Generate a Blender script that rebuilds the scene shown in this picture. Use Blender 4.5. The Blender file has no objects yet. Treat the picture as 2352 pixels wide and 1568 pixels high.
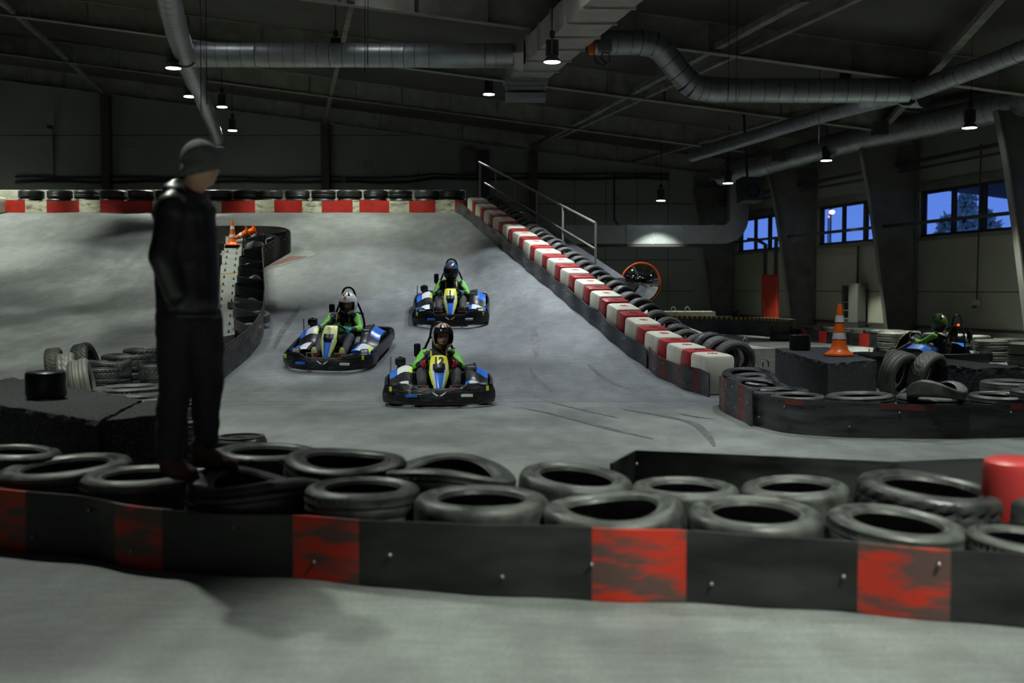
EXPO=-.08; WORLD=1.7
import bpy, math, random
from mathutils import Vector, Matrix, Euler
random.seed(7)
SC = bpy.context.scene
COL = SC.collection
PI = math.pi
# ------------------------------------------------------------------ camera
F = 2500.0
PITCH = math.atan(121.0/F)
CAMZ = 1.34
cam_d = bpy.data.cameras.new('camera'); cam = bpy.data.objects.new('camera', cam_d); COL.objects.link(cam)
cam_d.sensor_width = 36.0; cam_d.lens = 36.0*F/2352.0
cam.location = (0, 0, CAMZ); cam.rotation_euler = (PI/2-PITCH, 0, 0)
cam_d.clip_end = 300
cam_d.dof.use_dof = True; cam_d.dof.focus_distance = 13.6; cam_d.dof.aperture_fstop = 1.5
SC.camera = cam
cp, sp_ = math.cos(PITCH), math.sin(PITCH)

def P(px, py, Y):
    """world point on the sight line of a photo pixel at distance Y"""
    u = (px-1176)/F; v = (py-784)/F
    rx, ry, rz = u, cp-v*sp_, -sp_-v*cp
    t = Y/ry
    return Vector((rx*t, Y, CAMZ+rz*t))
def zr(y):
    if y < 12.9: return 0.0
    if y < 15.9: return .045*(y-12.9)**2
    if y < 25.6: return .405+.27*(y-15.9)
    if y < 27.0: return 3.024+.27*(y-25.6)-.0964*(y-25.6)**2
    return 3.213
def slope(y):
    return (zr(y+.05)-zr(y-.05))/.1
def barX(y): return 6.27-.288*y
DP=[(15.0,0),(16.0,.04),(17,.14),(18,.255),(19,.345),(20,.39),(21,.385),(22,.33),(23,.235),(24,.12),(25,.03),(25.8,0)]
def dip(y):
    if y<=15 or y>=25.8: return 0.0
    for i in range(len(DP)-1):
        if DP[i][0]<=y<=DP[i+1][0]:
            t=(y-DP[i][0])/(DP[i+1][0]-DP[i][0]); t=t*t*(3-2*t)*.35+t*.65
            return DP[i][1]+(DP[i+1][1]-DP[i][1])*t
    return 0.0
def zs(x,y):
    """track height: the ramp is hollowed away from the barrier line"""
    if y<15: return zr(y)
    t=max(0,min(1,(barX(y)-.15-x)/1.3)); t=t*t*(3-2*t)
    return zr(y)-dip(y)*t
def slopes(x,y): return (zs(x,y+.4)-zs(x,y-.4))/.8
def G(px, py, h=0.0):
    p1 = P(px, py, 1.0); dz = p1.z-CAMZ
    return P(px, py, (h-CAMZ)/dz)
def R(px, py, h=0.0):
    """first hit of the sight line with the track surface (flat, then ramp) raised by h"""
    y = 3.0
    while y < 42:
        p = P(px, py, y)
        if p.z <= zs(p.x,y)+h: return p
        y += .01
    return P(px, py, 42)

# ------------------------------------------------------------------ mesh helpers
class MB:
    def __init__(s): s.v=[]; s.f=[]; s.m=[]
    def add(s, vs, fs, mi=0, M=None):
        o=len(s.v)
        for v in vs:
            v=Vector(v); s.v.append(M@v if M is not None else v)
        for i,f in enumerate(fs):
            s.f.append(tuple(o+k for k in f)); s.m.append(mi[i] if isinstance(mi,(list,tuple)) else mi)
        return s
    def box(s, c, d, mi=0, M=None, bev=0.0):
        x,y,z=d[0]/2,d[1]/2,d[2]/2; c=Vector(c)
        if bev<=0:
            vs=[c+Vector((a*x,b*y,e*z)) for e in(-1,1) for b in(-1,1) for a in(-1,1)]
            return s.add(vs,[(0,2,3,1),(4,5,7,6),(0,1,5,4),(2,6,7,3),(0,4,6,2),(1,3,7,5)],mi,M)
        b=min(bev,x*.98,y*.98,z*.98)
        rings=[]
        for (zz,ins) in ((-z,b),(-z+b*.3,b*.3),(-z+b,0),(z-b,0),(z-b*.3,b*.3),(z,b)):
            X=x-ins; Y=y-ins; r=b
            rg=[]
            for (cx,cy,a0) in ((X-r*.9,Y-r*.9,0),(-X+r*.9,Y-r*.9,90),(-X+r*.9,-Y+r*.9,180),(X-r*.9,-Y+r*.9,270)):
                for k in range(4):
                    a=math.radians(a0+k*30); rg.append(c+Vector((cx+r*.9*math.cos(a),cy+r*.9*math.sin(a),zz)))
            rings.append(rg)
        return s.loft(rings,mi,M,cap=True)
    def loft(s, rings, mi=0, M=None, cap=False, closed=True, loop=False):
        n=len(rings[0]); vs=[p for r in rings for p in r]; fs=[]; ms=[]
        K=len(rings)
        for i in range(K if loop else K-1):
            j2=(i+1)%K
            for j in range(n if closed else n-1):
                k=(j+1)%n
                fs.append((i*n+j,i*n+k,j2*n+k,j2*n+j))
                ms.append(mi(i,j) if callable(mi) else mi)
        if cap:
            fs.append(tuple(range(n-1,-1,-1))); fs.append(tuple((K-1)*n+j for j in range(n)))
            mm=mi(0,0) if callable(mi) else mi
            ms+= [mm,mm]
        return s.add(vs,fs,ms,M)
    def tube(s, path, r, n=10, mi=0, cap=True, M=None, closed=False):
        path=[Vector(p) for p in path]; K=len(path); rings=[]
        up=None
        for i,p in enumerate(path):
            if closed: t=path[(i+1)%K]-path[i-1]
            else: t=path[min(i+1,K-1)]-path[max(i-1,0)]
            if t.length<1e-9: t=Vector((0,0,1))
            t.normalize()
            if up is None:
                up=Vector((0,0,1)) if abs(t.z)<.9 else Vector((1,0,0))
            a=t.cross(up)
            if a.length<1e-6: a=t.orthogonal()
            a.normalize(); b=a.cross(t).normalized(); up=b
            rr=r[i] if isinstance(r,(list,tuple)) else r
            rings.append([p+a*(rr*math.cos(2*PI*k/n))+b*(rr*math.sin(2*PI*k/n)) for k in range(n)])
        return s.loft(rings,mi,M,cap=cap and not closed,loop=closed)
    def cyl(s, p0, p1, r0, r1=None, n=16, mi=0, M=None):
        return s.tube([p0,p1],[r0,r0 if r1 is None else r1],n,mi,M=M)
    def lathe(s, prof, n=32, mi=0, M=None, closed_prof=False, cap=False):
        rings=[[Vector((r*math.cos(2*PI*k/n),r*math.sin(2*PI*k/n),z)) for k in range(n)] for r,z in prof]
        return s.loft(rings,mi,M,loop=closed_prof,cap=cap)
    def ell(s, c, rad, n=16, m=10, mi=0, M=None, rot=None):
        c=Vector(c); rings=[]
        Rm=rot if rot is not None else Matrix.Identity(3)
        for i in range(1,m):
            a=PI*i/m
            rings.append([c+Rm@Vector((rad[0]*math.sin(a)*math.cos(2*PI*k/n),rad[1]*math.sin(a)*math.sin(2*PI*k/n),-rad[2]*math.cos(a))) for k in range(n)])
        o=len(s.v)
        s.loft(rings,mi,M)
        top=c+Rm@Vector((0,0,rad[2])); bot=c+Rm@Vector((0,0,-rad[2]))
        if M is not None: top=M@top; bot=M@bot
        s.v.append(top); ti=len(s.v)-1; s.v.append(bot); bi=len(s.v)-1
        mm=mi(0,0) if callable(mi) else mi
        for k in range(n):
            s.f.append((o+(m-2)*n+k,o+(m-2)*n+(k+1)%n,ti)); s.m.append(mm)
            s.f.append((o+(k+1)%n,o+k,bi)); s.m.append(mm)
        return s
    def strip(s, base, top, thick, mi=0):
        """wall along a line: base/top point lists, thickness; mi(i) per segment"""
        rings=[]
        K=len(base)
        for i in range(K):
            t=base[min(i+1,K-1)]-base[max(i-1,0)]; nrm=Vector((-t.y,t.x,0)).normalized()*(thick/2)
            rows=6; a=[]; b=[]
            for k in range(rows+1):
                q=base[i].lerp(top[i],k/rows); a.append(q+nrm); b.append(q-nrm)
            rings.append(a+b[::-1])
        return s.loft(rings,(lambda i,j: mi(i)) if callable(mi) else mi,cap=True)
    def mesh(s, name, mats, smooth=True):
        me=bpy.data.meshes.new(name); me.from_pydata([tuple(v) for v in s.v],[],s.f)
        for m in (mats if isinstance(mats,(list,tuple)) else [mats]): me.materials.append(m)
        me.polygons.foreach_set('material_index',s.m)
        me.polygons.foreach_set('use_smooth',[smooth]*len(s.f))
        me.update()
        if smooth:
            try: me.set_sharp_from_angle(angle=math.radians(38))
            except Exception: pass
        return me
    def obj(s, name, mats, parent=None, smooth=True, loc=None, fix=True):
        me=s.mesh(name,mats,smooth)
        if fix:
            import bmesh
            bm=bmesh.new(); bm.from_mesh(me); bmesh.ops.recalc_face_normals(bm,faces=bm.faces); bm.to_mesh(me); bm.free()
        o=bpy.data.objects.new(name,me); COL.objects.link(o)
        if parent is not None: o.parent=parent
        if loc is not None: o.location=loc
        return o
def tag(o,label=None,cat=None,group=None,kind=None):
    if label: o['label']=label
    if cat: o['category']=cat
    if group: o['group']=group
    if kind: o['kind']=kind
    return o
def thing(name,label,cat,loc=(0,0,0),rot=(0,0,0),group=None,M=None):
    o=bpy.data.objects.new(name,None); COL.objects.link(o); o.empty_display_size=.1
    if M is not None: o.matrix_world=M
    else: o.location=loc; o.rotation_euler=rot
    return tag(o,label,cat,group)
def meshobj(name,me,parent=None,loc=(0,0,0),rot=(0,0,0)):
    o=bpy.data.objects.new(name,me); COL.objects.link(o); o.location=loc; o.rotation_euler=rot
    if parent is not None: o.parent=parent
    return o
def copy_tree(o,parent=None):
    c=o.copy(); COL.objects.link(c); c.parent=parent
    if parent is not None: c.matrix_parent_inverse=o.matrix_parent_inverse
    for ch in list(o.children): copy_tree(ch,c)
    return c
def catmull(pts,step=.08,closed=False):
    pts=[Vector(p) for p in pts]; out=[]; K=len(pts)
    rng=range(K if closed else K-1)
    for i in rng:
        if closed: p0,p1,p2,p3=pts[i-1],pts[i],pts[(i+1)%K],pts[(i+2)%K]
        else: p0,p1,p2,p3=pts[max(i-1,0)],pts[i],pts[i+1],pts[min(i+2,K-1)]
        n=max(2,int((p2-p1).length/step))
        for k in range(n):
            t=k/n; out.append(.5*((2*p1)+(p2-p0)*t+(2*p0-5*p1+4*p2-p3)*t*t+(3*p1-p0-3*p2+p3)*t**3))
    if not closed: out.append(pts[-1])
    return out
ORD=['','first','second','third','fourth','fifth','sixth','seventh','eighth','ninth','tenth','eleventh','twelfth','thirteenth','fourteenth','fifteenth','sixteenth','seventeenth','eighteenth','nineteenth','twentieth']
def ordn(n):
    if n<=20: return ORD[n]
    return {2:'twenty-',3:'thirty-',4:'forty-'}[n//10]+ORD[n%10] if n%10 else {2:'twentieth',3:'thirtieth',4:'fortieth'}[n//10]
# ------------------------------------------------------------------ materials
def mat(name,col,rough=.6,metal=0.0,col2=None,scale=6.0,amt=.5,bump=0.0,bscale=40.0,spec=.5,coat=0.0,stretch=None,detail=6,thr=(.35,.65),emit=None,es=0.0,coord='Object',rvar=0.0):
    m=bpy.data.materials.new(name); m.use_nodes=True; nt=m.node_tree; b=nt.nodes['Principled BSDF']
    b.inputs['Base Color'].default_value=(*col,1); b.inputs['Roughness'].default_value=rough; b.inputs['Metallic'].default_value=metal
    b.inputs['Specular IOR Level'].default_value=spec
    if coat: b.inputs['Coat Weight'].default_value=coat; b.inputs['Coat Roughness'].default_value=.15
    if emit: b.inputs['Emission Color'].default_value=(*emit,1); b.inputs['Emission Strength'].default_value=es
    tc=None
    def coords(sc):
        nonlocal tc
        if tc is None: tc=nt.nodes.new('ShaderNodeTexCoord')
        mp=nt.nodes.new('ShaderNodeMapping'); nt.links.new(tc.outputs[coord],mp.inputs['Vector'])
        if stretch: mp.inputs['Scale'].default_value=stretch
        return mp.outputs['Vector']
    if col2 or rvar:
        nz=nt.nodes.new('ShaderNodeTexNoise'); nz.inputs['Scale'].default_value=scale; nz.inputs['Detail'].default_value=detail
        nt.links.new(coords(1),nz.inputs['Vector'])
        mr=nt.nodes.new('ShaderNodeMapRange'); mr.inputs['From Min'].default_value=thr[0]; mr.inputs['From Max'].default_value=thr[1]
        nt.links.new(nz.outputs['Fac'],mr.inputs['Value'])
        if col2:
            mr.inputs['To Max'].default_value=amt if not rvar else 1
            mx=nt.nodes.new('ShaderNodeMix'); mx.data_type='RGBA'
            mx.inputs['A'].default_value=(*col,1); mx.inputs['B'].default_value=(*col2,1)
            nt.links.new(mr.outputs['Result'],mx.inputs['Factor']); nt.links.new(mx.outputs['Result'],b.inputs['Base Color'])
        if rvar:
            m2=nt.nodes.new('ShaderNodeMapRange'); m2.inputs['To Min'].default_value=max(0.05,rough-rvar); m2.inputs['To Max'].default_value=min(1,rough+rvar)
            nt.links.new(mr.outputs['Result'],m2.inputs['Value']); nt.links.new(m2.outputs['Result'],b.inputs['Roughness'])
    if bump:
        bz=nt.nodes.new('ShaderNodeTexNoise'); bz.inputs['Scale'].default_value=bscale; bz.inputs['Detail'].default_value=4
        nt.links.new(coords(1),bz.inputs['Vector'])
        bp=nt.nodes.new('ShaderNodeBump'); bp.inputs['Strength'].default_value=bump; bp.inputs['Distance'].default_value=.02
        nt.links.new(bz.outputs['Fac'],bp.inputs['Height']); nt.links.new(bp.outputs['Normal'],b.inputs['Normal'])
    return m
M_track=mat('track_asphalt',(.185,.195,.19),.6,col2=(.095,.10,.102),scale=.7,amt=.85,bump=.25,bscale=90,detail=9,thr=(.38,.66),spec=.4)
def track_detail():
    nt=M_track.node_tree; b=nt.nodes['Principled BSDF']; src=b.inputs['Base Color'].links[0].from_socket
    tc=nt.nodes.new('ShaderNodeTexCoord')
    prev=src
    for sc,st,lo,hi,thr in ((55,(1,1,1),.80,1.22,(.3,.7)),(5,(1,.35,1),.86,1.12,(.35,.65)),(16,(.25,1.6,1),.88,1.14,(.35,.65))):
        mp=nt.nodes.new('ShaderNodeMapping'); mp.inputs['Scale'].default_value=st; mp.inputs['Rotation'].default_value=(0,0,.25)
        nz=nt.nodes.new('ShaderNodeTexNoise'); nz.inputs['Scale'].default_value=sc; nz.inputs['Detail'].default_value=5
        mr=nt.nodes.new('ShaderNodeMapRange'); mr.inputs['From Min'].default_value=thr[0]; mr.inputs['From Max'].default_value=thr[1]; mr.inputs['To Min'].default_value=lo; mr.inputs['To Max'].default_value=hi
        vm=nt.nodes.new('ShaderNodeVectorMath'); vm.operation='SCALE'
        nt.links.new(tc.outputs['Object'],mp.inputs[0]); nt.links.new(mp.outputs[0],nz.inputs['Vector']); nt.links.new(nz.outputs['Fac'],mr.inputs['Value'])
        nt.links.new(prev,vm.inputs[0]); nt.links.new(mr.outputs[0],vm.inputs['Scale']); prev=vm.outputs[0]
    nt.links.new(prev,b.inputs['Base Color'])
track_detail()
M_wall=mat('wall_panel',(.30,.32,.28),.75,col2=(.24,.25,.22),scale=.8,amt=.6,bump=.05,bscale=12)
M_wallr=mat('wall_panel_right',(.33,.33,.26),.7,col2=(.27,.27,.21),scale=.7,amt=.6,bump=.05,bscale=12)
M_roof=mat('roof_sheet',(.11,.105,.09),.85,col2=(.065,.06,.05),scale=.5,amt=.8,detail=8,bump=.1,bscale=6)
M_beam=mat('beam_paint',(.36,.36,.30),.7,col2=(.24,.23,.19),scale=3,amt=.7)
M_purlin=mat('purlin_paint',(.30,.30,.25),.7,col2=(.12,.11,.09),scale=3,amt=.7)
M_col=mat('column_paint',(.10,.075,.06),.7,col2=(.05,.04,.035),scale=3,amt=.7)
M_colr=mat('column_paint_grey',(.16,.16,.14),.7,col2=(.09,.09,.08),scale=2,amt=.7)
M_duct=mat('galvanised_steel',(.42,.45,.46),.42,.75,col2=(.30,.32,.33),scale=4,amt=.6,bump=.05,bscale=20)
M_dseam=mat('duct_seam',(.06,.065,.065),.6,.3)
M_ductw=mat('galvanised_sheet',(.55,.54,.47),.55,.35,col2=(.35,.34,.29),scale=2.5,amt=.6,bump=.3,bscale=5)
M_rub=mat('tyre_rubber',(.020,.022,.021),.47,col2=(.058,.063,.058),scale=9,amt=.75,bump=.15,bscale=60,rvar=.12)
M_rubd=mat('tyre_rubber_dark',(.012,.013,.013),.40,col2=(.032,.034,.033),scale=7,amt=.7,bump=.15,bscale=50,rvar=.1)
M_rubdust=mat('tyre_rubber_dusty',(.05,.052,.045),.6,col2=(.11,.11,.09),scale=6,amt=.8,bump=.2,bscale=50)
M_rublight=mat('tyre_rubber_worn',(.11,.115,.10),.4,col2=(.19,.195,.165),scale=5,amt=.8,bump=.1,bscale=40)
M_belt=mat('conveyor_belt_rubber',(.0065,.007,.007),.42,col2=(.026,.028,.028),scale=3,amt=.8,bump=.12,bscale=25,stretch=(1,1,3),rvar=.12)
M_beltgloss=mat('conveyor_belt_scuffed',(.012,.013,.015),.34,col2=(.055,.058,.062),scale=2.2,amt=.75,bump=.1,bscale=14,stretch=(1,1,6),rvar=.14)
M_redp=mat('red_paint_worn',(.52,.03,.012),.5,col2=(.085,.06,.052),scale=3.2,amt=.95,stretch=(1,1,4.0),thr=(.46,.58),bump=.08,bscale=20)
M_redclean=mat('red_paint',(.50,.02,.012),.5,col2=(.22,.02,.012),scale=6,amt=.6)
M_reddull=mat('red_paint_scuffed',(.20,.02,.012),.45,col2=(.04,.03,.03),scale=6,amt=.9,stretch=(1,1,3))
M_redpl=mat('red_plastic',(.40,.028,.028),.38,col2=(.30,.03,.028),scale=5,amt=.7,bump=.03)
M_whpl=mat('ivory_plastic',(.78,.76,.60),.4,col2=(.42,.40,.28),scale=3.5,amt=.65,thr=(.42,.75),bump=.03)
M_whtape=mat('cream_paint_worn',(.62,.60,.44),.5,col2=(.16,.15,.11),scale=5,amt=.9,thr=(.48,.68),stretch=(1,1,3))
M_star=mat('red_star_print',(.45,.03,.02),.5)
M_seam=mat('joint_line',(.05,.045,.035),.7)
M_conc=mat('concrete',(.42,.42,.34),.85,col2=(.27,.27,.21),scale=4,amt=.8,bump=.35,bscale=25)
M_concdark=mat('concrete_dark',(.07,.075,.08),.8,col2=(.13,.135,.14),scale=3,amt=.7,bump=.2,bscale=25)
def crumb(name,c1,c2,s=160):
    m=mat(name,c1,.75,spec=.25,col2=c2,scale=s,amt=1,thr=(.52,.62),bump=1.0,bscale=s*.7,detail=2)
    return m
M_crumb=crumb('crumb_rubber',(.006,.007,.008),(.075,.08,.085),90)
M_crumbl=crumb('crumb_rubber_grey',(.04,.044,.048),(.11,.115,.12),120)
M_orange=mat('orange_plastic',(.80,.14,.012),.35,col2=(.55,.09,.01),scale=6,amt=.5)
M_reflw=mat('white_reflective_band',(.62,.63,.62),.4,col2=(.35,.35,.35),scale=9,amt=.6)
M_black=mat('black_plastic',(.007,.008,.009),.34,bump=.03,spec=.35)
M_blacksteel=mat('black_steel_tube',(.01,.011,.012),.22,spec=.6)
M_chrome=mat('chrome',(.6,.62,.62),.18,1.0)
M_steel=mat('steel',(.35,.36,.36),.35,.9)
M_rail=mat('handrail_paint',(.20,.19,.15),.55,.2)
M_cable=mat('black_cable',(.008,.008,.008),.6)
M_plank=mat('grey_steel_plank',(.21,.22,.20),.5,.2,col2=(.12,.125,.11),scale=5,amt=.6,bump=.05)
M_rust=mat('rust',(.30,.16,.04),.8)
M_lampbody=mat('lamp_aluminium',(.13,.135,.13),.5,.6)
M_lampglow=mat('lamp_glow',(.9,.9,.95),.5,emit=(.93,.97,1.0),es=28)
M_redcab=mat('red_cabinet_paint',(.50,.035,.015),.45,col2=(.36,.03,.014),scale=2,amt=.6)
M_greycab=mat('grey_cabinet_paint',(.13,.13,.11),.5)
M_dark=mat('dark_cavity',(.02,.02,.02),.8)
M_sign=mat('sign_paper',(.42,.41,.37),.7,col2=(.25,.24,.22),scale=30,amt=.8)
M_yel=mat('yellow_hazard_paint',(.65,.45,.02),.5)
M_frame=mat('window_frame_dark',(.035,.035,.035),.6)
def glass_mat():
    m=bpy.data.materials.new('window_glass'); m.use_nodes=True; nt=m.node_tree; nt.nodes.clear()
    o=nt.nodes.new('ShaderNodeOutputMaterial'); mx=nt.nodes.new('ShaderNodeMixShader'); t=nt.nodes.new('ShaderNodeBsdfTransparent'); g=nt.nodes.new('ShaderNodeBsdfGlossy')
    g.inputs['Roughness'].default_value=.02; t.inputs['Color'].default_value=(.9,.93,.95,1); mx.inputs[0].default_value=.06
    nt.links.new(t.outputs[0],mx.inputs[1]); nt.links.new(g.outputs[0],mx.inputs[2]); nt.links.new(mx.outputs[0],o.inputs[0]); return m
M_glass=glass_mat()
M_strip=mat('folded_rubber_strip',(.035,.037,.042),.42,col2=(.065,.068,.075),scale=3,amt=.7)
# ================================================================== setting
def struct(mb,name,mats,smooth=False,parent=None):
    o=mb.obj(name,mats,parent,smooth)
    if parent is None: o['kind']='structure'
    return o
def wallX(y): return 16.8-.2*y          # right wall line
BACK=42.0
# floor: flat slab around the ramp
mb=MB(); mb.box((0,19,-.1),(56,62,.2)); struct(mb,'floor',M_track)
# ramp and raised deck, one surface
ys=[12.9+.15*i for i in range(0,21)]+[16.2+.3*i for i in range(0,31)]+[25.3,25.6,25.9,26.2,26.5,26.8,27.0,30,36,BACK]
mb=MB(); ringsL=[]
for y in ys:
    XR=barX(min(y,27))+.42 if y<27 else -1.09-.2*(y-27)
    bx=barX(min(y,27)); xs0=[-26,-12,-5]+[bx-1.45+.13*k for k in range(11)]
    ringsL.append([Vector((x,y,zs(x,y)+.002)) for x in xs0]+[Vector((XR,y,zr(y)+.002)),Vector((XR,y,-.01)),Vector((-26,y,-.01))])
mb.loft(ringsL,lambda i,j:1 if j>13 else 0,cap=True)
ramp=struct(mb,'floor_ramp',[M_track,M_concdark],True); ramp['label']='sloping grey track climbing from the lower hall to the raised deck'
# walls
def zbeam(x): return 5.76+.131*(7.12-x)
DECK=.62
mb=MB(); N=8
def wallpoly(mb,p,mi=0): mb.add(p,[tuple(range(len(p)))],mi)
xl,xr=-26,wallX(BACK)+.4
mb.loft([[Vector((x,BACK,-.2)),Vector((x,BACK,zbeam(x)+DECK+.2)),Vector((x,BACK+.25,zbeam(x)+DECK+.2)),Vector((x,BACK+.25,-.2))] for x in (xl,xr)],cap=True)
struct(mb,'wall_back',M_wall)
mb=MB(); mb.loft([[Vector((xl,y,-.2)),Vector((xl,y,10.8)),Vector((xl-.25,y,10.8)),Vector((xl-.25,y,-.2))] for y in(-12,BACK+.3)],cap=True); struct(mb,'wall_left',M_wall)
mb=MB(); mb.box(((xl+20)/2,-12.1,5.2),(20-xl,.2,10.8)); struct(mb,'wall_front',M_wall)
# right wall with window openings
WD=[(41.3,37.2),(35.0,30.6),(29.35,25.2),(23.6,19.6),(17.6,13.6)]  # far y, near y
WZ0,WZ1=2.72,3.93
def rw(y,z,off=0.0): return Vector((wallX(y)+off,y,z))
mb=MB()
def rbox(ya,yb,z0,z1,o0=0.0,o1=.22,mi=0,m=None):
    b=m or mb
    b.loft([[rw(y,z0,o0),rw(y,z1,o0),rw(y,z1,o1),rw(y,z0,o1)] for y in(ya,yb)],mi,cap=True)
rbox(-12,BACK+.2,-.2,WZ0); rbox(-12,BACK+.2,WZ1,6.4)
edges=[BACK+.2]
for a,b in WD: edges+= [a,b]
edges.append(-12)
for i in range(0,len(edges),2): rbox(edges[i],edges[i+1],WZ0,WZ1)
struct(mb,'wall_right',M_wallr)
# seams on the right wall, back wall panels joints
mb=MB()
for z in (1.25,): rbox(-2,BACK-.1,z,z+.025,-.006,.01)
for z in (1.9,):pass
struct(mb,'trim_1',M_seam)
mb=MB()
for z in (1.25,2.45,4.6,7.2): 
    x1=7.0 if z<6 else -3
    mb.box(((xl+x1)/2,BACK-.004,z),(x1-xl,.012,.03))
for x in (-3.6,-1.2,2.4,3.6,4.8,6.0): mb.box((x,BACK-.004,3),(.02,.012,6))
struct(mb,'trim_2',M_seam)
# windows
for wi,(a,b) in enumerate(WD):
    root=thing('window_%d'%(wi+1),None,None); root['kind']='structure'
    m=MB()
    n=4; span=(a-b)
    mull=[a,a-span*.33,a-span*.62,b]
    for k,y in enumerate(mull):
        w=.05 if k in(0,3) else (.045 if k==1 else .07)
        rbox(y+w,y-w,WZ0,WZ1,.06,.16,m=m)
    for z0,z1 in ((WZ0,WZ0+.07),(WZ1-.07,WZ1)): rbox(a,b,z0,z1,.05,.17,m=m)
    rbox(mull[1],mull[2],WZ0+.38,WZ0+.41,.08,.14,m=m)
    m.obj('window_frame',M_frame,root,False)
    m=MB(); rbox(a,b,WZ0+.05,WZ1-.05,.105,.112,m=m); m.obj('pane',M_glass,root,False)
    m=MB(); rbox(a+.1,b-.1,WZ0-.1,WZ0,-.06,.06,m=m); rbox(a+.1,b-.1,WZ1,WZ1+.22,-.05,.06,m=m); m.obj('window_sill',M_colr,root,False)
# roof deck
mb=MB(); xs=[xl-.3,-18,-8,0,8,15,22]
mb.loft([[Vector((x,-12.3,zbeam(x)+DECK)),Vector((x,BACK+.3,zbeam(x)+DECK)),Vector((x,BACK+.3,zbeam(x)+DECK+.2)),Vector((x,-12.3,zbeam(x)+DECK+.2))] for x in xs],cap=True)
struct(mb,'ceiling',M_roof)
# rafters (I beams)
RY=[41.8,35.2,28.6,22.6,16.4,10.0]
tn=3
for y in RY:
    x1=wallX(y)-.3
    mb=MB()
    for x0,xx in ((xl,x1),):
        def cut(x,y0,y1,z0,z1): 
            zb=zbeam(x); return [Vector((x,y0,zb+z0)),Vector((x,y1,zb+z0)),Vector((x,y1,zb+z1)),Vector((x,y0,zb+z1))]
        mb.loft([cut(x,y-.11,y+.11,0,.02) for x in(xl,x1)],cap=True)
        mb.loft([cut(x,y-.11,y+.11,DECK-.02,DECK) for x in(xl,x1)],cap=True)
        mb.loft([cut(x,y-.008,y+.008,.02,DECK-.02) for x in(xl,x1)],cap=True)
        for x in [xl+1.5*k for k in range(28)]:
            if x<x1-1.5: mb.loft([cut(q,y-.1,y+.1,.02,DECK-.02) for q in(x,x+.012)],cap=True)
    o=struct(mb,'trim_%d'%tn,M_beam); tn+=1
# purlin struts, running along the building
for X0 in (-15.6,-7.16,.8,4.6):
    mb=MB(); 
    for y0,y1 in zip(RY[:-1],RY[1:]):
        p=Vector((X0+.2*(42-y0),y0,0)); q=Vector((X0+.2*(42-y1),y1,0))
        p.z=zbeam(p.x)+.1; q.z=zbeam(q.x)+.1
        mb.loft([[a+Vector((-.06,0,-.05)),a+Vector((.06,0,-.05)),a+Vector((.06,0,.05)),a+Vector((-.06,0,.05))] for a in(p,q)],cap=True)
    struct(mb,'trim_%d'%tn,M_purlin); tn+=1
# small stub braces between beams and deck
# diagonal wind brace
for (a,b) in ((P(1222,345,41.9),P(1850,0,18.5)),(P(1222,345,41.9)+Vector((9,-13,0)),P(2300,0,17))):
    b=b.copy(); a=a.copy(); a.z=zbeam(a.x)+.15; b.z=zbeam(b.x)+.15
    mb=MB(); mb.loft([[q+Vector((-.08,0,-.06)),q+Vector((.08,0,-.06)),q+Vector((.08,0,.06)),q+Vector((-.08,0,.06))] for q in(a,b)],cap=True)
    struct(mb,'trim_%d'%tn,M_purlin); tn+=1
# right portal columns, tapered
for y in (41.7,35.2,29.5,23.8,17.9):
    xo=wallX(y); mb=MB()
    prof=[(-.02,.70),(1.0,.84),(2.5,1.06),(4.0,1.3),(5.2,1.55)]
    # inner flange
    mb.loft([[Vector((xo-w-.02,y-.13,z)),Vector((xo-w+.02,y-.13,z)),Vector((xo-w+.02,y+.13,z)),Vector((xo-w-.02,y+.13,z))] for z,w in prof],0,cap=True)
    mb.loft([[Vector((xo-w+.02,y-.012,z)),Vector((xo-.03,y-.012,z)),Vector((xo-.03,y+.012,z)),Vector((xo-w+.02,y+.012,z))] for z,w in prof],0,cap=True)
    mb.loft([[Vector((xo-.05,y-.13,z)),Vector((xo-.01,y-.13,z)),Vector((xo-.01,y+.13,z)),Vector((xo-.05,y+.13,z))] for z,w in prof],0,cap=True)
    mb.loft([[Vector((xo-w-.25*k,y-.012,5.2+.3*k)),Vector((xo-.03,y-.012,5.2+.3*k)),Vector((xo-.03,y+.012,5.2+.3*k)),Vector((xo-w-.25*k,y+.012,5.2+.3*k))] for k in(0,1)],0,cap=True)
    struct(mb,'trim_%d'%tn,M_colr); tn+=1
# back wall columns (rust red I sections)
for px in (250,750,1225):
    x=P(px,400,BACK).x; mb=MB()
    zt=zbeam(x)
    for dy in (0,-.28): mb.box((x,BACK-.03+dy,zt/2),(.32,.02,zt))
    mb.box((x,BACK-.17,zt/2),(.02,.28,zt))
    struct(mb,'trim_%d'%tn,M_col); tn+=1
# rail beam along the right wall and upper cable tray
mb=MB(); rbox(-2,BACK-.2,2.98,3.06,-.9,-.82); rbox(-2,BACK-.2,4.62,4.7,-.6,-.5); rbox(-2,BACK-.2,4.45,4.5,-.5,-.42)
o=struct(mb,'trim_%d'%tn,M_frame); tn+=1
# skirting duct along right wall
mb=MB(); rbox(5,BACK-.3,.30,.36,-.06,0); struct(mb,'baseboard_right',M_frame)
# conduit lines along back wall
mb=MB()
for dz,r in ((0,.05),(.17,.03)):
    pts=[Vector((x,BACK-.1,P(0,418,BACK).z+dz+.03*math.sin(x*1.7+dz*9)+(.0 if x<-3 else .12))) for x in [-19+1.0*k for k in range(26)]]
    mb.tube(pts,r,8)
tag(mb.obj('wall_conduit',M_cable),'black cable bundle running along the back wall above the tyres','cable')

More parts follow.
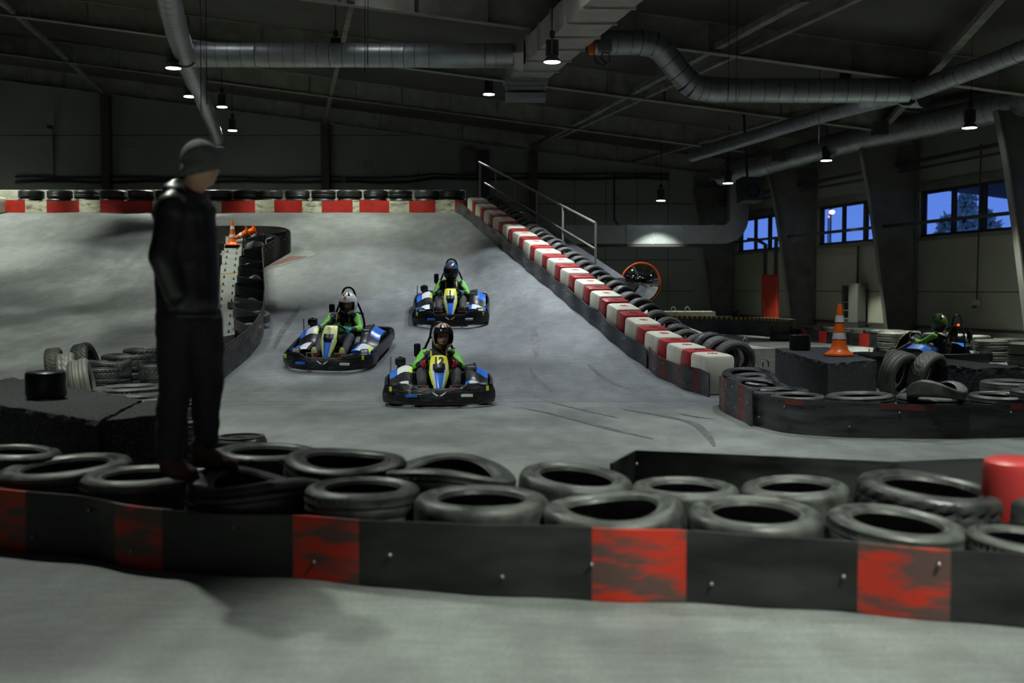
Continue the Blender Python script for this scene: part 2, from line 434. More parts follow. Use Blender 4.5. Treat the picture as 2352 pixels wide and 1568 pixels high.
# ================================================================== ducts
def round_duct(name,pts,r,label,ridge=.35,smoothstep=.12):
    pth=catmull(pts,smoothstep); K=len(pth)
    rr=[]; 
    fine=[];
    for i in range(K-1):
        for t in (0,.09,.5): fine.append(pth[i].lerp(pth[i+1],t))
    fine.append(pth[-1])
    rr=[r*(1.0 if i%3==2 else 1.012) for i in range(len(fine))]
    for i in range(0,len(rr)):
        if i%36==0: rr[i]=r*1.05
    mb=MB(); mb.tube(fine,rr,28,mi=lambda i,j:1 if i%3==0 and (i//3)%2==0 else 0); o=mb.obj(name,[M_duct,M_dseam]); tag(o,label,'duct'); return o
da=P(428,126,22.8); db=P(1178,128,22.8)
root=thing('round_air_duct','long round galvanised duct running left from the rectangular duct','duct')
def duct_part(name,pts,r,parent,step=.12,flange=True,m=M_duct):
    o=round_duct(name,pts,r,None,smoothstep=step); o.parent=parent
    for k in('label','category'):
        if k in o: del o[k]
    return o
duct_part('duct_pipe',[da+Vector((.1,0,0)),da.lerp(db,.3),da.lerp(db,.7),db],.245,root)
mb=MB()
for t,w in ((.82,.9),(.985,.12)):
    mb=MB(); c=da.lerp(db,t); mb.tube([c-Vector((w/2,0,0)),c+Vector((w/2,0,0))],.253,28); mb.obj('duct_sleeve',M_duct,root)
mb=MB(); mb.tube([db+Vector((-.02,0,0)),db+Vector((.22,0,0))],[.25,.33],4); mb.obj('duct_reducer',M_ductw,root)
# left long duct along the building
root=thing('round_air_duct','round spiral duct hanging above the man in the beanie, ending near the back wall','duct')
duct_part('duct_pipe',[P(375,-60,17.5),P(392,20,19),P(412,90,21.2),P(425,128,22.6)],.21,root)
duct_part('duct_elbow',[P(425,128,22.6),P(438,160,24.2),P(450,190,26)],.23,root)
duct_part('duct_pipe',[P(450,190,26),P(470,240,29),P(490,290,32.6),P(500,322,35)],.19,root)
mb=MB(); e=P(500,322,35); mb.box(e,(.36,.5,.42)); mb.obj('duct_outlet',M_duct,root)
# right round duct with elbows
pts=[P(1352,98,21.4),P(1470,98,21.6),P(1520,115,21.7),P(1560,165,21.8),P(1600,200,21.9),P(1650,207,22),P(1850,208,22),P(2085,208,22)]
root=thing('round_air_duct','round duct stepping down right of the rectangular duct over the mirror side','duct')
duct_part('duct_pipe',[pts[0],pts[0].lerp(pts[1],.5),pts[1]],.235,root)
duct_part('duct_elbow',[pts[1],P(1500,103,21.65),pts[2]],.245,root,.06)
duct_part('duct_pipe',[pts[2],pts[3],P(1578,186,21.85)],.24,root)
duct_part('duct_elbow',[P(1578,186,21.85),pts[4],pts[5]],.25,root,.06)
duct_part('duct_pipe',[pts[5],pts[6],pts[7]],.24,root)
j=P(2095,212,22)
root=thing('round_air_duct','round duct running along the right side below the roof, lined up with the window wall','duct')
duct_part('duct_pipe',[j+Vector((0,-.1,0)),P(2250,155,20),P(2420,88,18)],.17,root)
duct_part('duct_pipe',[j,P(1900,262,25.2),P(1720,318,28.8),P(1590,358,32.4)],.17,root)
duct_part('duct_elbow',[j+Vector((-.1,0,.02)),j+Vector((.05,.25,0)),j+Vector((.25,0,-.03))],.27,root,.05)
root=thing('round_air_duct','thickest round duct nearest the window wall, with box outlets','duct')
duct_part('duct_pipe',[P(2440,215,22.8),P(2200,270,25.8),P(1950,325,30.2),P(1660,405,37)],.315,root)
for (px,py,Y) in ((2048,298,27.6),(1812,360,32.6),(1665,402,36.4)):
    mb=MB(); c=P(px,py,Y); mb.box(c+Vector((-.33,-.1,.02)),(.34,.3,.34),0)
    for k in range(6): mb.box(c+Vector((-.33,-.26,-.12+.05*k)),(.3,.02,.018),0)
    mb.obj('duct_grille',M_lampbody,root,False)
# rectangular duct
root=thing('rectangular_air_duct','big rectangular sheet metal duct crossing the roof centre with ribbed joints','duct')
def rx(y): return -.1+.2*(24.6-y)
mb=MB()
def rsec(y,z0=6.0,z1=6.48,w=.86,x=None):
    X=rx(y) if x is None else x
    return [Vector((X,y,z0)),Vector((X+w,y,z0)),Vector((X+w,y,z1)),Vector((X,y,z1))]
segs=[24.6-1.05*k for k in range(16)]
for a,b in zip(segs[:-1],segs[1:]):
    mb.loft([rsec(a),rsec((a+b)/2,5.985),rsec(b)],cap=True)
mb.obj('duct_body',M_ductw,root,False)
for a in segs[:-1]:
    mb=MB(); mb.loft([rsec(a+.03,5.96,6.52,.94,rx(a)-.04),rsec(a-.03,5.96,6.52,.94,rx(a)-.04)],cap=True)
    mb.obj('duct_flange',M_ductw,root,False)
mb=MB()
for k,(w,h) in enumerate(((1.0,.1),(.92,.12),(.84,.1))):
    mb.box((rx(24.6)+.4,24.6+.05,5.98-.1*k),(w,.6,h-.02))
mb.box((rx(24.6)+.4,24.6+.05,5.62),(.9,.62,.12))
mb.obj('duct_diffuser',M_duct,root,False)
# actuator box
a=P(1375,108,21.1)
root=thing('duct_actuator','small orange and grey actuator box with a looped cable under the duct','control box',a)
mb=MB(); mb.box((-.13,0,-.03),(.13,.16,.2),0,bev=.01); mb.obj('actuator_case',M_orange,root)
mb=MB(); mb.box((.12,0,.02),(.26,.18,.22),0,bev=.01); mb.obj('terminal_box',M_greycab,root)
mb=MB(); mb.tube([(-.1,0,-.12),(-.05,0,-.28),(.08,0,-.36),(.22,0,-.25),(.2,0,-.12),(.08,0,-.1),(.05,0,-.22),(.14,0,-.3)],.012,6); mb.obj('cable_loop',M_cable,root)
# low rectangular duct on the back side, with round elbow
root=thing('rectangular_air_duct','low galvanised duct along the back wall lit in an arc under a lamp','duct')
YD=38.5
mb=MB(); A=P(1290,513,YD); B=P(1660,515,YD); zt=P(1500,517,YD).z; zb_=P(1500,560,YD).z
mb.loft([[Vector((x,YD,zb_)),Vector((x,YD,zt)),Vector((x,YD+.5,zt)),Vector((x,YD+.5,zb_))] for x in(A.x,P(1370,0,YD).x,P(1440,0,YD).x,B.x)],cap=True)
mb.obj('duct_body',M_duct,root,False)
for px in (1370,1440,1500,1570,1640):
    mb=MB(); x=P(px,500,YD).x; mb.box((x,YD+.25,(zt+zb_)/2),(.035,.56,zt-zb_+.06)); mb.obj('duct_flange',M_duct,root,False)
mb=MB(); c=Vector((B.x,YD+.25,zt)); 
rad=zt-zb_
arc=[]
for k in range(9):
    a=-PI/2+k*PI/2/8; arc.append((math.cos(a),math.sin(a)))
cx=B.x; cz=zt+.25
rings=[]
for (ca,sa) in arc:
    r0,r1=.25,.25+rad
    rings.append([Vector((cx+r0*ca,YD,cz+r0*sa)),Vector((cx+r1*ca,YD,cz+r1*sa)),Vector((cx+r1*ca,YD+.5,cz+r1*sa)),Vector((cx+r0*ca,YD+.5,cz+r0*sa))])
rings.append([q+Vector((0,0,1.2)) for q in rings[-1]])
mb.loft(rings,cap=True); mb.obj('duct_elbow',M_duct,root,False)
mb=MB(); mb.box(((A.x+cx)/2,YD+.25,zb_-.06),(cx-A.x+1.2,.5,.07)); mb.obj('duct_support',M_frame,root,False)

# ================================================================== lamps
LAMPS=[]
def lamp(px,py,wpx,desc,X=None,power=1.0,spot=82,dia=.32,blue=False):
    if X is None:
        s=wpx/dia; Y=F/s; p=P(px,py,Y)
    else: p=Vector(X)
    root=thing('high_bay_lamp',desc,'ceiling lamp',p,group='hanging high bay lamps')
    m=MB(); m.lathe([(.155,0),(.16,.012),(.15,.03),(.10,.10),(.085,.12),(.0,.121)],28); m.lathe([(.15,.004),(.10,.08),(.0,.085)],28); m.obj('reflector',M_lampbody,root)
    m=MB(); m.cyl((0,0,.12),(0,0,.40),.05,n=14)
    for k in range(14):
        m.box((.082,0,.26),(.075,.007,.27),M=Matrix.Rotation(2*PI*k/14,4,'Z'))
    m.obj('heat_sink',M_lampbody,root)
    m=MB(); m.lathe([(.0,.0),(.145,.0),(.145,.012),(.0,.012)],28); m.obj('diffuser',M_lampglow,root)
    m=MB(); zt=max(.5,zbeam(p.x)+DECK-p.z); m.cyl((0,0,.4),(0,0,zt),.012,n=6); m.box((.0,0,.5),(.09,.07,.12)); m.obj('power_cord',M_cable,root)
    ld=bpy.data.lights.new('lamp_light','SPOT'); ld.energy=POW*power; ld.spot_size=math.radians(spot); ld.spot_blend=.28; ld.shadow_soft_size=.12; ld.color=(.84,.91,1.0) if blue else (.92,1.0,.87)
    lo=bpy.data.objects.new('lamp_light',ld); COL.objects.link(lo); lo.parent=root; lo.location=(0,0,-.02)
    LAMPS.append(ld)
    return root
POW=1500
L1='hanging high bay lamp '
lamp(398,157,36,L1+'left of the round duct, biggest of the left group',power=.42,spot=84)
lamp(436,222,28,L1+'just right of the big left one, beside the descending duct',power=1.3,spot=94)
lamp(510,246,24,L1+'third of the left group, right of the descending duct',power=.7,spot=92)
lamp(534,300,21,L1+'lowest of the left group, nearest the back wall',power=.7,spot=96)
lamp(1268,143,33,L1+'under the rectangular roof duct in the centre',power=.7,spot=86,dia=.264,blue=True)
lamp(1123,217,27,L1+'left of the duct diffuser in the centre',power=1.2,spot=96,blue=True)
lamp(1518,461,20,L1+'far off above the low lit duct',power=.9,spot=92,dia=.30)
lamp(1672,421,22,L1+'left of the black loudspeaker',power=.6,spot=60,dia=.30)
lamp(1898,369,26,L1+'above the middle window of the right wall',power=1.3,spot=54,dia=.32)
lamp(2227,294,33,L1+'above the largest window at the far right',power=2.0,spot=60,dia=.31)
UNSEEN=[ # unseen lamps, some along the rows, others added to light ramp, crest and walls
 (.5,17.6,6.45,.8,84),(4.0,12.9,5.9,.5,84),(-2.9,17.0,7.4,.6,44),(-2.9,21.5,7.6,.6,42),(-6.0,17.0,7.6,.6,44),(-9.2,17.0,7.7,.7,46),
 (-6.2,21.5,7.8,.55,42),(-9.6,21.5,8.0,.55,44),(-5.0,12.8,6.6,.42,66),(-1.0,12.6,6.4,.34,76),(7.0,23.1,5.47,1.3,84),(9.6,18.7,4.9,.9,84),(6.8,11.0,5.8,.5,76),
 (-4.0,25.0,6.62,.75,92),(2.2,8.4,6.2,.8,76),(-3.7,8.3,6.7,1.3,98),(-12.4,25.5,6.4,.9,92),(3.2,2.0,6.2,3.0,84),(-2.2,.0,6.4,3.9,64),(-20,38.6,6.2,1.3,84)]
for (x,y,z,pw,sz) in UNSEEN:
    lamp(0,0,0,L1+'out of view, added to light the hall',X=(x,y,z),power=pw,spot=sz,blue=-3<x<4.5 and y>11)
# ================================================================== tyres
def tyre_mesh(name,Rr,W,rim,material,tread='block',n=96,warp=0.0,seed=0,crush=0.0,dark=False):
    h=W/2; rnd=random.Random(seed)
    zs=[-.62,-.5,-.38,-.24,-.1,.1,.24,.38,.5,.62]
    prof=[(rim,-h*.70,0),(rim+.010,-h*.86,0),(rim+.024,-h*.88,0),(rim+.030,-h*.82,0),(rim+.052,-h*.97,0),(Rr-.045,-h*.99,0),(Rr-.018,-h*.9,0),(Rr-.006,-h*.76,0)]
    for i,z in enumerate(zs): prof.append((Rr,h*z,1 if tread!='slick' else 0))
    prof+=[(Rr-.006,h*.76,0),(Rr-.018,h*.9,0),(Rr-.045,h*.99,0),(rim+.052,h*.97,0),(rim+.030,h*.82,0),(rim+.024,h*.88,0),(rim+.010,h*.86,0),(rim,h*.70,0),(rim+.012,h*.62,0),(Rr-.035,h*.5,0),(Rr-.03,0,0),(Rr-.035,-h*.5,0),(rim+.012,-h*.62,0)]
    mb=MB(); K=len(prof); vs=[]
    for k in range(n):
        a=2*PI*k/n
        for i,(r,z,t) in enumerate(prof):
            rr=r
            if t:
                row=i-8
                if tread=='block':
                    ph=(k+ (row*1 if row<5 else (9-row)*1))%4
                    if ph==0: rr-=.012
                    if row in(2,7): rr-=.008
                elif tread=='rib':
                    if row in(1,4,5,8): rr-=.013
                elif tread=='winter':
                    ph=(k+row*2)%3
                    if ph==0 and row not in (4,5): rr-=.012
                    if row in (4,5): rr-=.006 if k%6<2 else 0
                elif tread=='fine':
                    if k%2==0 and row in(0,1,8,9): rr-=.011
                    if row in(3,6): rr-=.008
            zz=z+warp*math.sin(2*a+seed)*(1 if z>0 else .3)+crush*max(0,math.cos(a+seed))**3*(-1 if z>0 else 0)
            q=1+.02*math.sin(2*a+seed*1.7)
            vs.append(Vector((rr*q*math.cos(a),rr*q*math.sin(a),zz+h)))
    fs=[]
    for k in range(n):
        k2=(k+1)%n
        for i in range(K):
            i2=(i+1)%K; fs.append((k*K+i,k2*K+i,k2*K+i2,k*K+i2))
    mb.add(vs,fs)
    me=mb.mesh(name,material)
    return me
TM={}
def tyre(kind,Rr,W=.205,material=None,**kw):
    key=(kind,round(Rr,2),round(W,2),material.name,tuple(sorted(kw.items())))
    if key not in TM:
        TM[key]=tyre_mesh('tyre_'+kind,Rr,W,kw.pop('rim',Rr*.63),material,kind,**kw)
    return TM[key]
def flat(px,py,wpx,h,label,kind='block',W=.2,material=None,tilt=(0,0),group=None,rz=0,name='car_tyre',on=None,**kw):
    """tyre lying flat, centre of its upper face seen at pixel, upper face at height h over the track"""
    surf=on or R
    p=surf(px,py,h); s=F/p.y; Rr=wpx/s/2
    me=tyre(kind,Rr,W,material or M_rub,**kw)
    o=meshobj(name,me,None,(p.x,p.y,p.z-W),(math.radians(tilt[0]),math.radians(tilt[1]),rz))
    tag(o,label,'tyre',group); return o
def under(px,py,wpx,h,W=.2,on=None):
    surf=on or R
    p=surf(px,py,h); s=F/p.y; Rr=wpx/s/2
    base=p.z-W
    g=zs(p.x,p.y) if on is None else 0
    hh=base-g
    if hh>.08:
        me=tyre('rib',Rr*.99,.2,M_rubd)
        o=meshobj('car_tyre',me,None,(p.x,p.y,g+.002),(0,0,1)); o.scale=(1,1,(hh-.004)/.2)
        tag(o,'lower car tyre underneath the visible top tyres of the barrier','tyre','lower tyres of the barriers')
GF='tyres lying on the near barrier'
NEAR=[ # px,py,w,h,label,kind,W,mat,tilt,kw
(28,1030,205,0.43,'flat tyre cut by the left edge of the photo, beside the rubber block','fine',.2,M_rub,(0,4),{}),
(155,1062,292,0,'large flat tyre with wide dark opening, left of the tyre against the man\'s heel','fine',.2,M_rub,(2,-3),{}),
(326,1084,268,0,'flat tyre directly behind and left of the man\'s shoes','fine',.2,M_rub,(0,0),{}),
(590,1098,330,0,'crushed front tyre under the man\'s shoes','rib',.2,M_rubd,(-5,4),dict(warp=.035,seed=3)),
(832,1112,266,0,'front row tyre with glossy white highlight, over the first bright red patch','fine',.2,M_rub,(0,1),{}),
(1105,1136,312,0,'deep smooth front row tyre in the centre, between the two bright red patches','slick',.23,M_rub,(0,1),{}),
(1410,1155,320,0,'front row tyre with sagging rim directly above the brightest red patch','slick',.21,M_rub,(3,-3),dict(warp=.012,seed=1)),
(1732,1166,312,0,'front row tyre right of the brightest red patch, double lip opening','slick',.23,M_rub,(3,1),{}),
(2051,1188,318,0,'front row tyre above the right red patch, tilted to the right','fine',.2,M_rub,(3,5),{}),
(2342,1225,258,0,'front row tyre cut by the right edge of the photo','fine',.2,M_rub,(2,4),{}),
(610,1030,245,0.41,'back row tyre with ribbed side just right of the man\'s shoes','winter',.2,M_rub,(0,2),{}),
(792,1048,285,0.43,'back row glossy tyre with thin lip behind the white highlighted one','fine',.2,M_rubd,(2,2),dict(warp=.01,seed=2)),
(1030,1070,305,0.4,'flattened shiny back row tyre in the centre','fine',.16,M_rub,(0,3),dict(warp=.03,seed=5)),
(1315,1085,264,0.38,'tilted back row tyre with big black opening, left of the black wedge','slick',.22,M_rub,(4,6),{}),
(1572,1111,252,0.345,'back row tyre below the point of the black wedge','slick',.2,M_rub,(0,1),{}),
(1828,1109,248,0.36,'back row tyre in front of the black rubber wall, pale lip','slick',.2,M_rub,(1,-2),{}),
(2127,1108,333,0.38,'largest back row tyre with blocky worn tread at the right','block',.24,M_rubd,(3,5),{}),
(2400,1130,232,0.36,'back row tyre cut by the right edge under the red drum','slick',.2,M_rub,(0,2),{}),
]
NEARBASE=[(-260,1235),(0,1262),(150,1278),(270,1296),(400,1312),(520,1322),(670,1330),(830,1342),(1000,1358),(1180,1372),(1360,1379),(1575,1383),(1780,1397),(1970,1410),(2180,1425),(2352,1441),(2640,1462)]
RBASE=[(1729,977),(1780,989),(1824,996),(1900,1002),(1995,1006),(2120,1007),(2233,1007),(2352,1004),(2600,994)]
def behind(px,py,w,base,gap=.05):
    for (xa,ya),(xb,yb) in zip(base[:-1],base[1:]):
        if xa<=px<=xb: yy=ya+(yb-ya)*(px-xa)/(xb-xa); break
    d0=G(px,yy).y; A=G(xa,ya); B=G(xb,yb); d=(B-A).normalized(); cs=abs(d.x); k=w/2/F/cs; D=(d0+gap/cs)/(1-k)
    return P(px,py,D).z
def flatnear(a):
    px,py,w,h,l,k,W,m,t,kw=a
    if h==0: h=behind(px,py,w,NEARBASE,.13 if px in(326,155) else .05)
    flat(px,py,w,h,'black '+l,k,W,m,t,GF,on=G,**kw); under(px,py,w,h,W,on=G)
for a in NEAR: flatnear(a)

# ================================================================== belts
def belt(name,label,toppx,h,mats,mi=0,surf=None,thick=.014,wave=.0,group=None,cat='barrier',base=False,lean=0,step=.05):
    surf=surf or R
    if base: pts=[surf(x,y,0) for x,y in toppx]
    else: pts=[surf(x,y,h) for x,y in toppx]
    pts=[Vector((p.x,p.y,0)) for p in pts]
    c=catmull(pts,step); K=len(c); out=[]; L=0
    for i,p in enumerate(c):
        if i: L+=(c[i]-c[i-1]).length
        t=c[min(i+1,K-1)]-c[max(i-1,0)]; nrm=Vector((-t.y,t.x,0)).normalized()
        q=p+nrm*wave*(math.sin(L*10.5)*.6+math.sin(L*5.3+1)*.8)
        out.append(q)
    flatg=(surf is G)
    zz=[0 if flatg else zs(q.x,q.y) for q in out]
    b=[Vector((q.x,q.y,z+.004)) for q,z in zip(out,zz)]
    tp=[]
    for i,(q,z) in enumerate(zip(out,zz)):
        t=out[min(i+1,K-1)]-out[max(i-1,0)]; nrm=Vector((-t.y,t.x,0)).normalized()
        tp.append(q+nrm*lean+Vector((0,0,z+h+.012*math.sin(i*.11*step/.05))))
    mb=MB(); mb.strip(b,tp,thick,mi=(lambda i: mi(b[i],i,b)) if callable(mi) else mi)
    o=mb.obj(name,mats)
    tag(o,label,cat,group); return o,b,tp
def topx(p):
    """where a world point lands in the photo (used only to lay out measured stripes)"""
    d=Vector(p)-Vector((0,0,CAMZ)); zc=d.y*cp-d.z*sp_; yc=d.y*sp_+d.z*cp
    return 1176+F*d.x/zc, 784-F*yc/zc
def redsel(rs):
    def f(p,i,b):
        x=topx((b[i]+b[min(i+1,len(b)-1)])/2)[0]
        for a,c,m in rs:
            if a<=x<=c: return m
        return 0
    return f
def bolts(parent,b,tp,every,rows,off=.016,r=.009,side=-1,start=2,rand=.3):
    L=0; nxt=start*.05; rnd=random.Random(4)
    for i in range(1,len(b)-1):
        L+=(b[i]-b[i-1]).length
        if L>nxt:
            nxt=L+every*(1+rnd.uniform(-rand,rand))
            t=b[i+1]-b[i-1]; nrm=Vector((-t.y,t.x,0)).normalized()*side
            q=b[i].lerp(tp[i],rnd.choice(rows))
            m=MB(); m.ell((0,0,0),(r,r,r),8,6); o=m.obj('bolt',M_steel,parent); o.location=q+nrm*off
near_base=NEARBASE
_x=[(-260,1235),(0,1262),(150,1278),(270,1296),(400,1312),(520,1322),(670,1330),(830,1342),(1000,1358),(1180,1372),(1360,1379),(1575,1383),(1780,1397),(1970,1410),(2180,1425),(2352,1441),(2640,1462)]
nb,b0,t0=belt('rubber_barrier','long black rubber belt with worn red patches along the foreground, holding the near tyres','-' and near_base,.305,[M_belt,M_redp,M_redp],redsel([(672,832,1),(1352,1580,1),(1966,2187,2),(268,374,1),(-80,60,1)]),G,.016,wave=.018,base=True)
bolts(nb,b0,t0,.42,(.28,.5,.8),side=-1)
# second belt behind the near tyres
pts=[G(1404,1064,.36),G(1460,1034,.36),G(1700,1044,.37),(G(2050,1060,.37)),G(2200,1054,.37),G(2700,1040,.37)]
c=[]
for a,b in zip(pts[:-1],pts[1:]):
    for k in range(8): c.append(a.lerp(b,k/8))
c.append(pts[-1])
mb=MB(); mb.strip([Vector((p.x,p.y,.004)) for p in c],c,.016)
sb=tag(mb.obj('rubber_barrier',M_belt),'plain black rubber wall with slanted left end behind the right near tyres','barrier')
for px,py in ((1470,1076),(1630,1080)):
    q=G(px,py,.30); m=MB(); m.ell((0,0,0),(.01,.01,.01),8,6); o=m.obj('bolt',M_steel,sb); o.location=(q.x,c[12].y-.02,.3)
# red drum at right edge
p=G(2352,1060,.52); p.x+=.02
mb=MB(); mb.lathe([(0,0),(.15,0),(.165,.02),(.165,.47),(.155,.5),(.13,.515),(0,.515)],40); o=mb.obj('plastic_drum',M_redpl); o.location=(p.x,p.y+.1,.004)
tag(o,'red plastic drum cut by the right edge, behind the near tyres','drum')

# rubber blocks -------------------------------------------------------
def prism(name,label,pts,z0,h,mats,cat='block',jag=.012,seg=.06,group=None,parent=None,bulge=0.0):
    """block with a slightly ragged outline; pts are ground corners"""
    out=[]; K=len(pts)
    for i in range(K):
        a=Vector(pts[i]); b=Vector(pts[(i+1)%K]); n=max(1,int((b-a).length/seg))
        for k in range(n): out.append(a.lerp(b,k/n))
    rnd=random.Random(len(out)); cx=sum(p.x for p in out)/len(out); cy=sum(p.y for p in out)/len(out)
    rings=[]
    zs=[0,.15,.3,.5,.7,.85,.95,1.0]
    for z in zs:
        r=[]
        for p in out:
            j=jag*(1 if z>.9 else .4)
            r.append(Vector((p.x+rnd.uniform(-j,j),p.y+rnd.uniform(-j,j),z0+h*z+(rnd.uniform(-j,j)*.5 if z==1.0 else 0))))
        rings.append(r)
    rings.append([Vector((cx+(p.x-cx)*.94,cy+(p.y-cy)*.94,z0+h+rnd.uniform(-.003,.003))) for p in out])
    mb=MB(); mb.loft(rings,cap=True); o=mb.obj(name,mats,parent,smooth=False)
    if parent is None: tag(o,label,cat,group)
    return o
def xy(p): return (p.x,p.y,0)
# left foreground block pair: top at .58
a=G(-160,905,.58); b=G(224,966,.58); c_=G(430,944,.58)
d_=G(-160,872,.58); e_=G(330,915,.58)
prism('rubber_block','long crumb rubber block at the left edge carrying a small black tyre',[xy(a),xy(b),xy(b.lerp(e_,.95)),xy(Vector((a.x-.1,a.y+1.5,0)))],.004,.575,M_crumb,jag=.010)
prism('rubber_block','dark crumb rubber block behind the man\'s trouser legs, right of the longer block',[xy(b+Vector((.03,.02,0))),xy(c_),xy(c_+Vector((-.30,.7,0))),xy(b.lerp(e_,.95)+Vector((.04,0,0)))],.004,.575,M_crumb,jag=.010)
def kart_tyre(loc,label,rad=.135,h=.19,material=None,rot=(0,0,0),group=None):
    mb=MB(); mb.lathe([(rad*.5,h*.06),(rad*.55,0),(rad*.86,0),(rad*.97,h*.06),(rad*1.0,h*.18),(rad*.985,h*.5),(rad*1.0,h*.82),(rad*.97,h*.94),(rad*.86,h),(rad*.55,h),(rad*.5,h*.94),(rad*.52,h*.85),(rad*.88,h*.8),(rad*.9,h*.5),(rad*.88,h*.2),(rad*.52,h*.15)],40,closed_prof=True)
    o=mb.obj('kart_tyre',material or M_black); o.location=loc; o.rotation_euler=rot
    return tag(o,label,'tyre',group)
p=G(89,918,.585); kart_tyre((p.x,p.y+.12,.585),'small smooth black kart tyre standing on the left rubber block')
# right blocks
C=Vector((3.71,12.75,0)); Lb=Vector((3.87,16.1,0)); Rc=Vector((4.48,13.35,0)); Rb=Vector((4.75,16.4,0))
prism('rubber_block','crumb rubber block carrying the upright cone and a small black tyre',[C,Rc,Rb,Lb],.004,.46,M_crumbl,jag=.014)
prism('rubber_block','black crumb rubber block right of the upright leaning tyres, nearer half',[Vector((4.98,13.9,0)),Vector((5.30,12.35,0)),Vector((6.0,12.5,0)),Vector((5.7,14.0,0))],.004,.43,M_crumb,jag=.02)
prism('rubber_block','black crumb rubber block behind the upright leaning tyres, farther half',[Vector((4.86,15.6,0)),Vector((4.97,13.94,0)),Vector((5.66,14.05,0)),Vector((5.5,15.7,0))],.004,.43,M_crumb,jag=.02)
kart_tyre((4.12,15.55,.466),'small black kart tyre standing on the block left of the upright cone',.15,.22)
# cones
def cone(name,label,M,h=.68,sc=1.0,group=None,square=False):
    root=thing(name,label,'cone',M=M)
    if square:
        q=MB(); q.box((0,0,.013),(.40,.40,.026),bev=.012); q.obj('cone_base',M_orange,root)
    m=MB(); z=lambda t:t*h
    prof=[(.0,.0),(.185,0),(.19,.012),(.185,.03),(.135,.06),(.115,.085),(.098,.14),(.088,z(.30)),(.076,z(.42)),(.0735,z(.45)),(.06,z(.60)),(.0565,z(.64)),(.042,z(.80)),(.040,z(.83)),(.026,z(.975)),(.022,z(1.0)),(.0,z(1.0))]
    m.lathe(prof,40); m.obj('cone_body',M_orange,root)
    for a,b,ra,rb in ((.32,.44,.0875,.0755),(.645,.775,.0585,.0455)):
        m=MB(); m.lathe([(ra+.003,z(a)),(rb+.003,z(b))],40); m.lathe([(ra+.001,z(a)),(rb+.001,z(b))],40); m.obj('reflective_band',M_reflw,root)
    return root
p=G(1927,818,.46)
cone('traffic_cone','upright orange traffic cone with two white bands on the rubber block',Matrix.Translation((p.x,p.y,.468)))
# right near barrier tyres
GR='tyres inside the right foreground barrier'
RT=[
(1718,853,120,.40,'flat tyre nearest the end of the red and white blocks','rib',.15,M_rubd,(9,0),{}),
(1728,866,122,.36,'flat glossy tyre second from the end of the red and white blocks','fine',.14,M_rubd,(9,2),dict(warp=.012)),
(1740,878,122,.335,'thin flat tyre third from the end of the red and white blocks','fine',.14,M_rubd,(9,3),{}),
(1786,893,146,.305,'wide flat tyre touching the pale bolt of the cone block','fine',.17,M_rubd,(0,-1),{}),
(1832,905,126,0,'open flat tyre with pale lip left below the cone','block',.15,M_rub,(2,0),{}),
(1975,904,156,0,'flat tyre straight below the cone block corner','fine',.17,M_rub,(0,-2),{}),
(2140,906,160,0,'flat tyre with a second bent tyre on it, centre right','rib',.17,M_rub,(0,0),{}),
(2292,904,134,0,'flat tyre near the right edge, opening visible','fine',.17,M_rubd,(2,0),{}),
(2400,894,150,.42,'flat tyre cut by the right edge','fine',.17,M_rubd,(0,0),{}),
(2330,874,150,.42,'flat tyre behind, right of the black crumb block','fine',.17,M_rub,(0,0),{}),
(2430,884,170,.42,'second flat tyre cut by the right edge','fine',.17,M_rub,(0,0),{}),
]
for a in RT:
    px,py,w,h,l,k,W,m,t,kw=a
    if h==0: h=behind(px,py,w,RBASE)
    flat(px,py,w,h,'black '+l,k,W,m,t,GR,on=G,**kw); under(px,py,w,h,W,on=G)
# bent tyre leaning on the centre right one
me=tyre('slick',.26,.12,M_rub,warp=.05,seed=1)
p=G(2150,897,.42); o=meshobj('car_tyre',me,None,(p.x+.02,p.y+.02,p.z-.075),(math.radians(-7),math.radians(2),.4)); tag(o,'thin bent tyre arched on top of another at centre right','tyre')
def upright(px,pybase,h,Rr,W,label,kind,axis_deg,leany=0,leanx=0,material=None,on=None,loc=None,group=None,seedrot=0):
    """tyre standing on its tread, axis turned axis_deg from +X"""
    p=Vector(loc) if loc is not None else (on or R)(px,pybase,h)
    me=tyre(kind,Rr,W,material or M_rub)
    Mx=Matrix.Translation(p+Vector((0,0,Rr)))@Matrix.Rotation(math.radians(axis_deg),4,'Z')@Matrix.Rotation(math.radians(leany),4,'Y')@Matrix.Rotation(PI/2,4,'Y')@Matrix.Rotation(seedrot,4,'Z')@Matrix.Translation((0,0,-W/2))
    o=bpy.data.objects.new('car_tyre',me); COL.objects.link(o); o.matrix_world=Mx
    return tag(o,label,'tyre',group)
upright(0,0,0,.30,.2,'upright worn tyre leaning against the cone block','rib',-55,14,loc=(4.62,12.95,.004),material=M_rubdust)
upright(0,0,0,.30,.2,'upright tyre with chunky tread between the cone block and the black crumb block','winter',-50,18,loc=(4.97,13.0,.004),material=M_rubdust)
upright(0,0,0,.29,.2,'upright tyre wedged behind the two leaning ones','rib',-35,8,loc=(4.78,13.6,.004),material=M_rubdust)
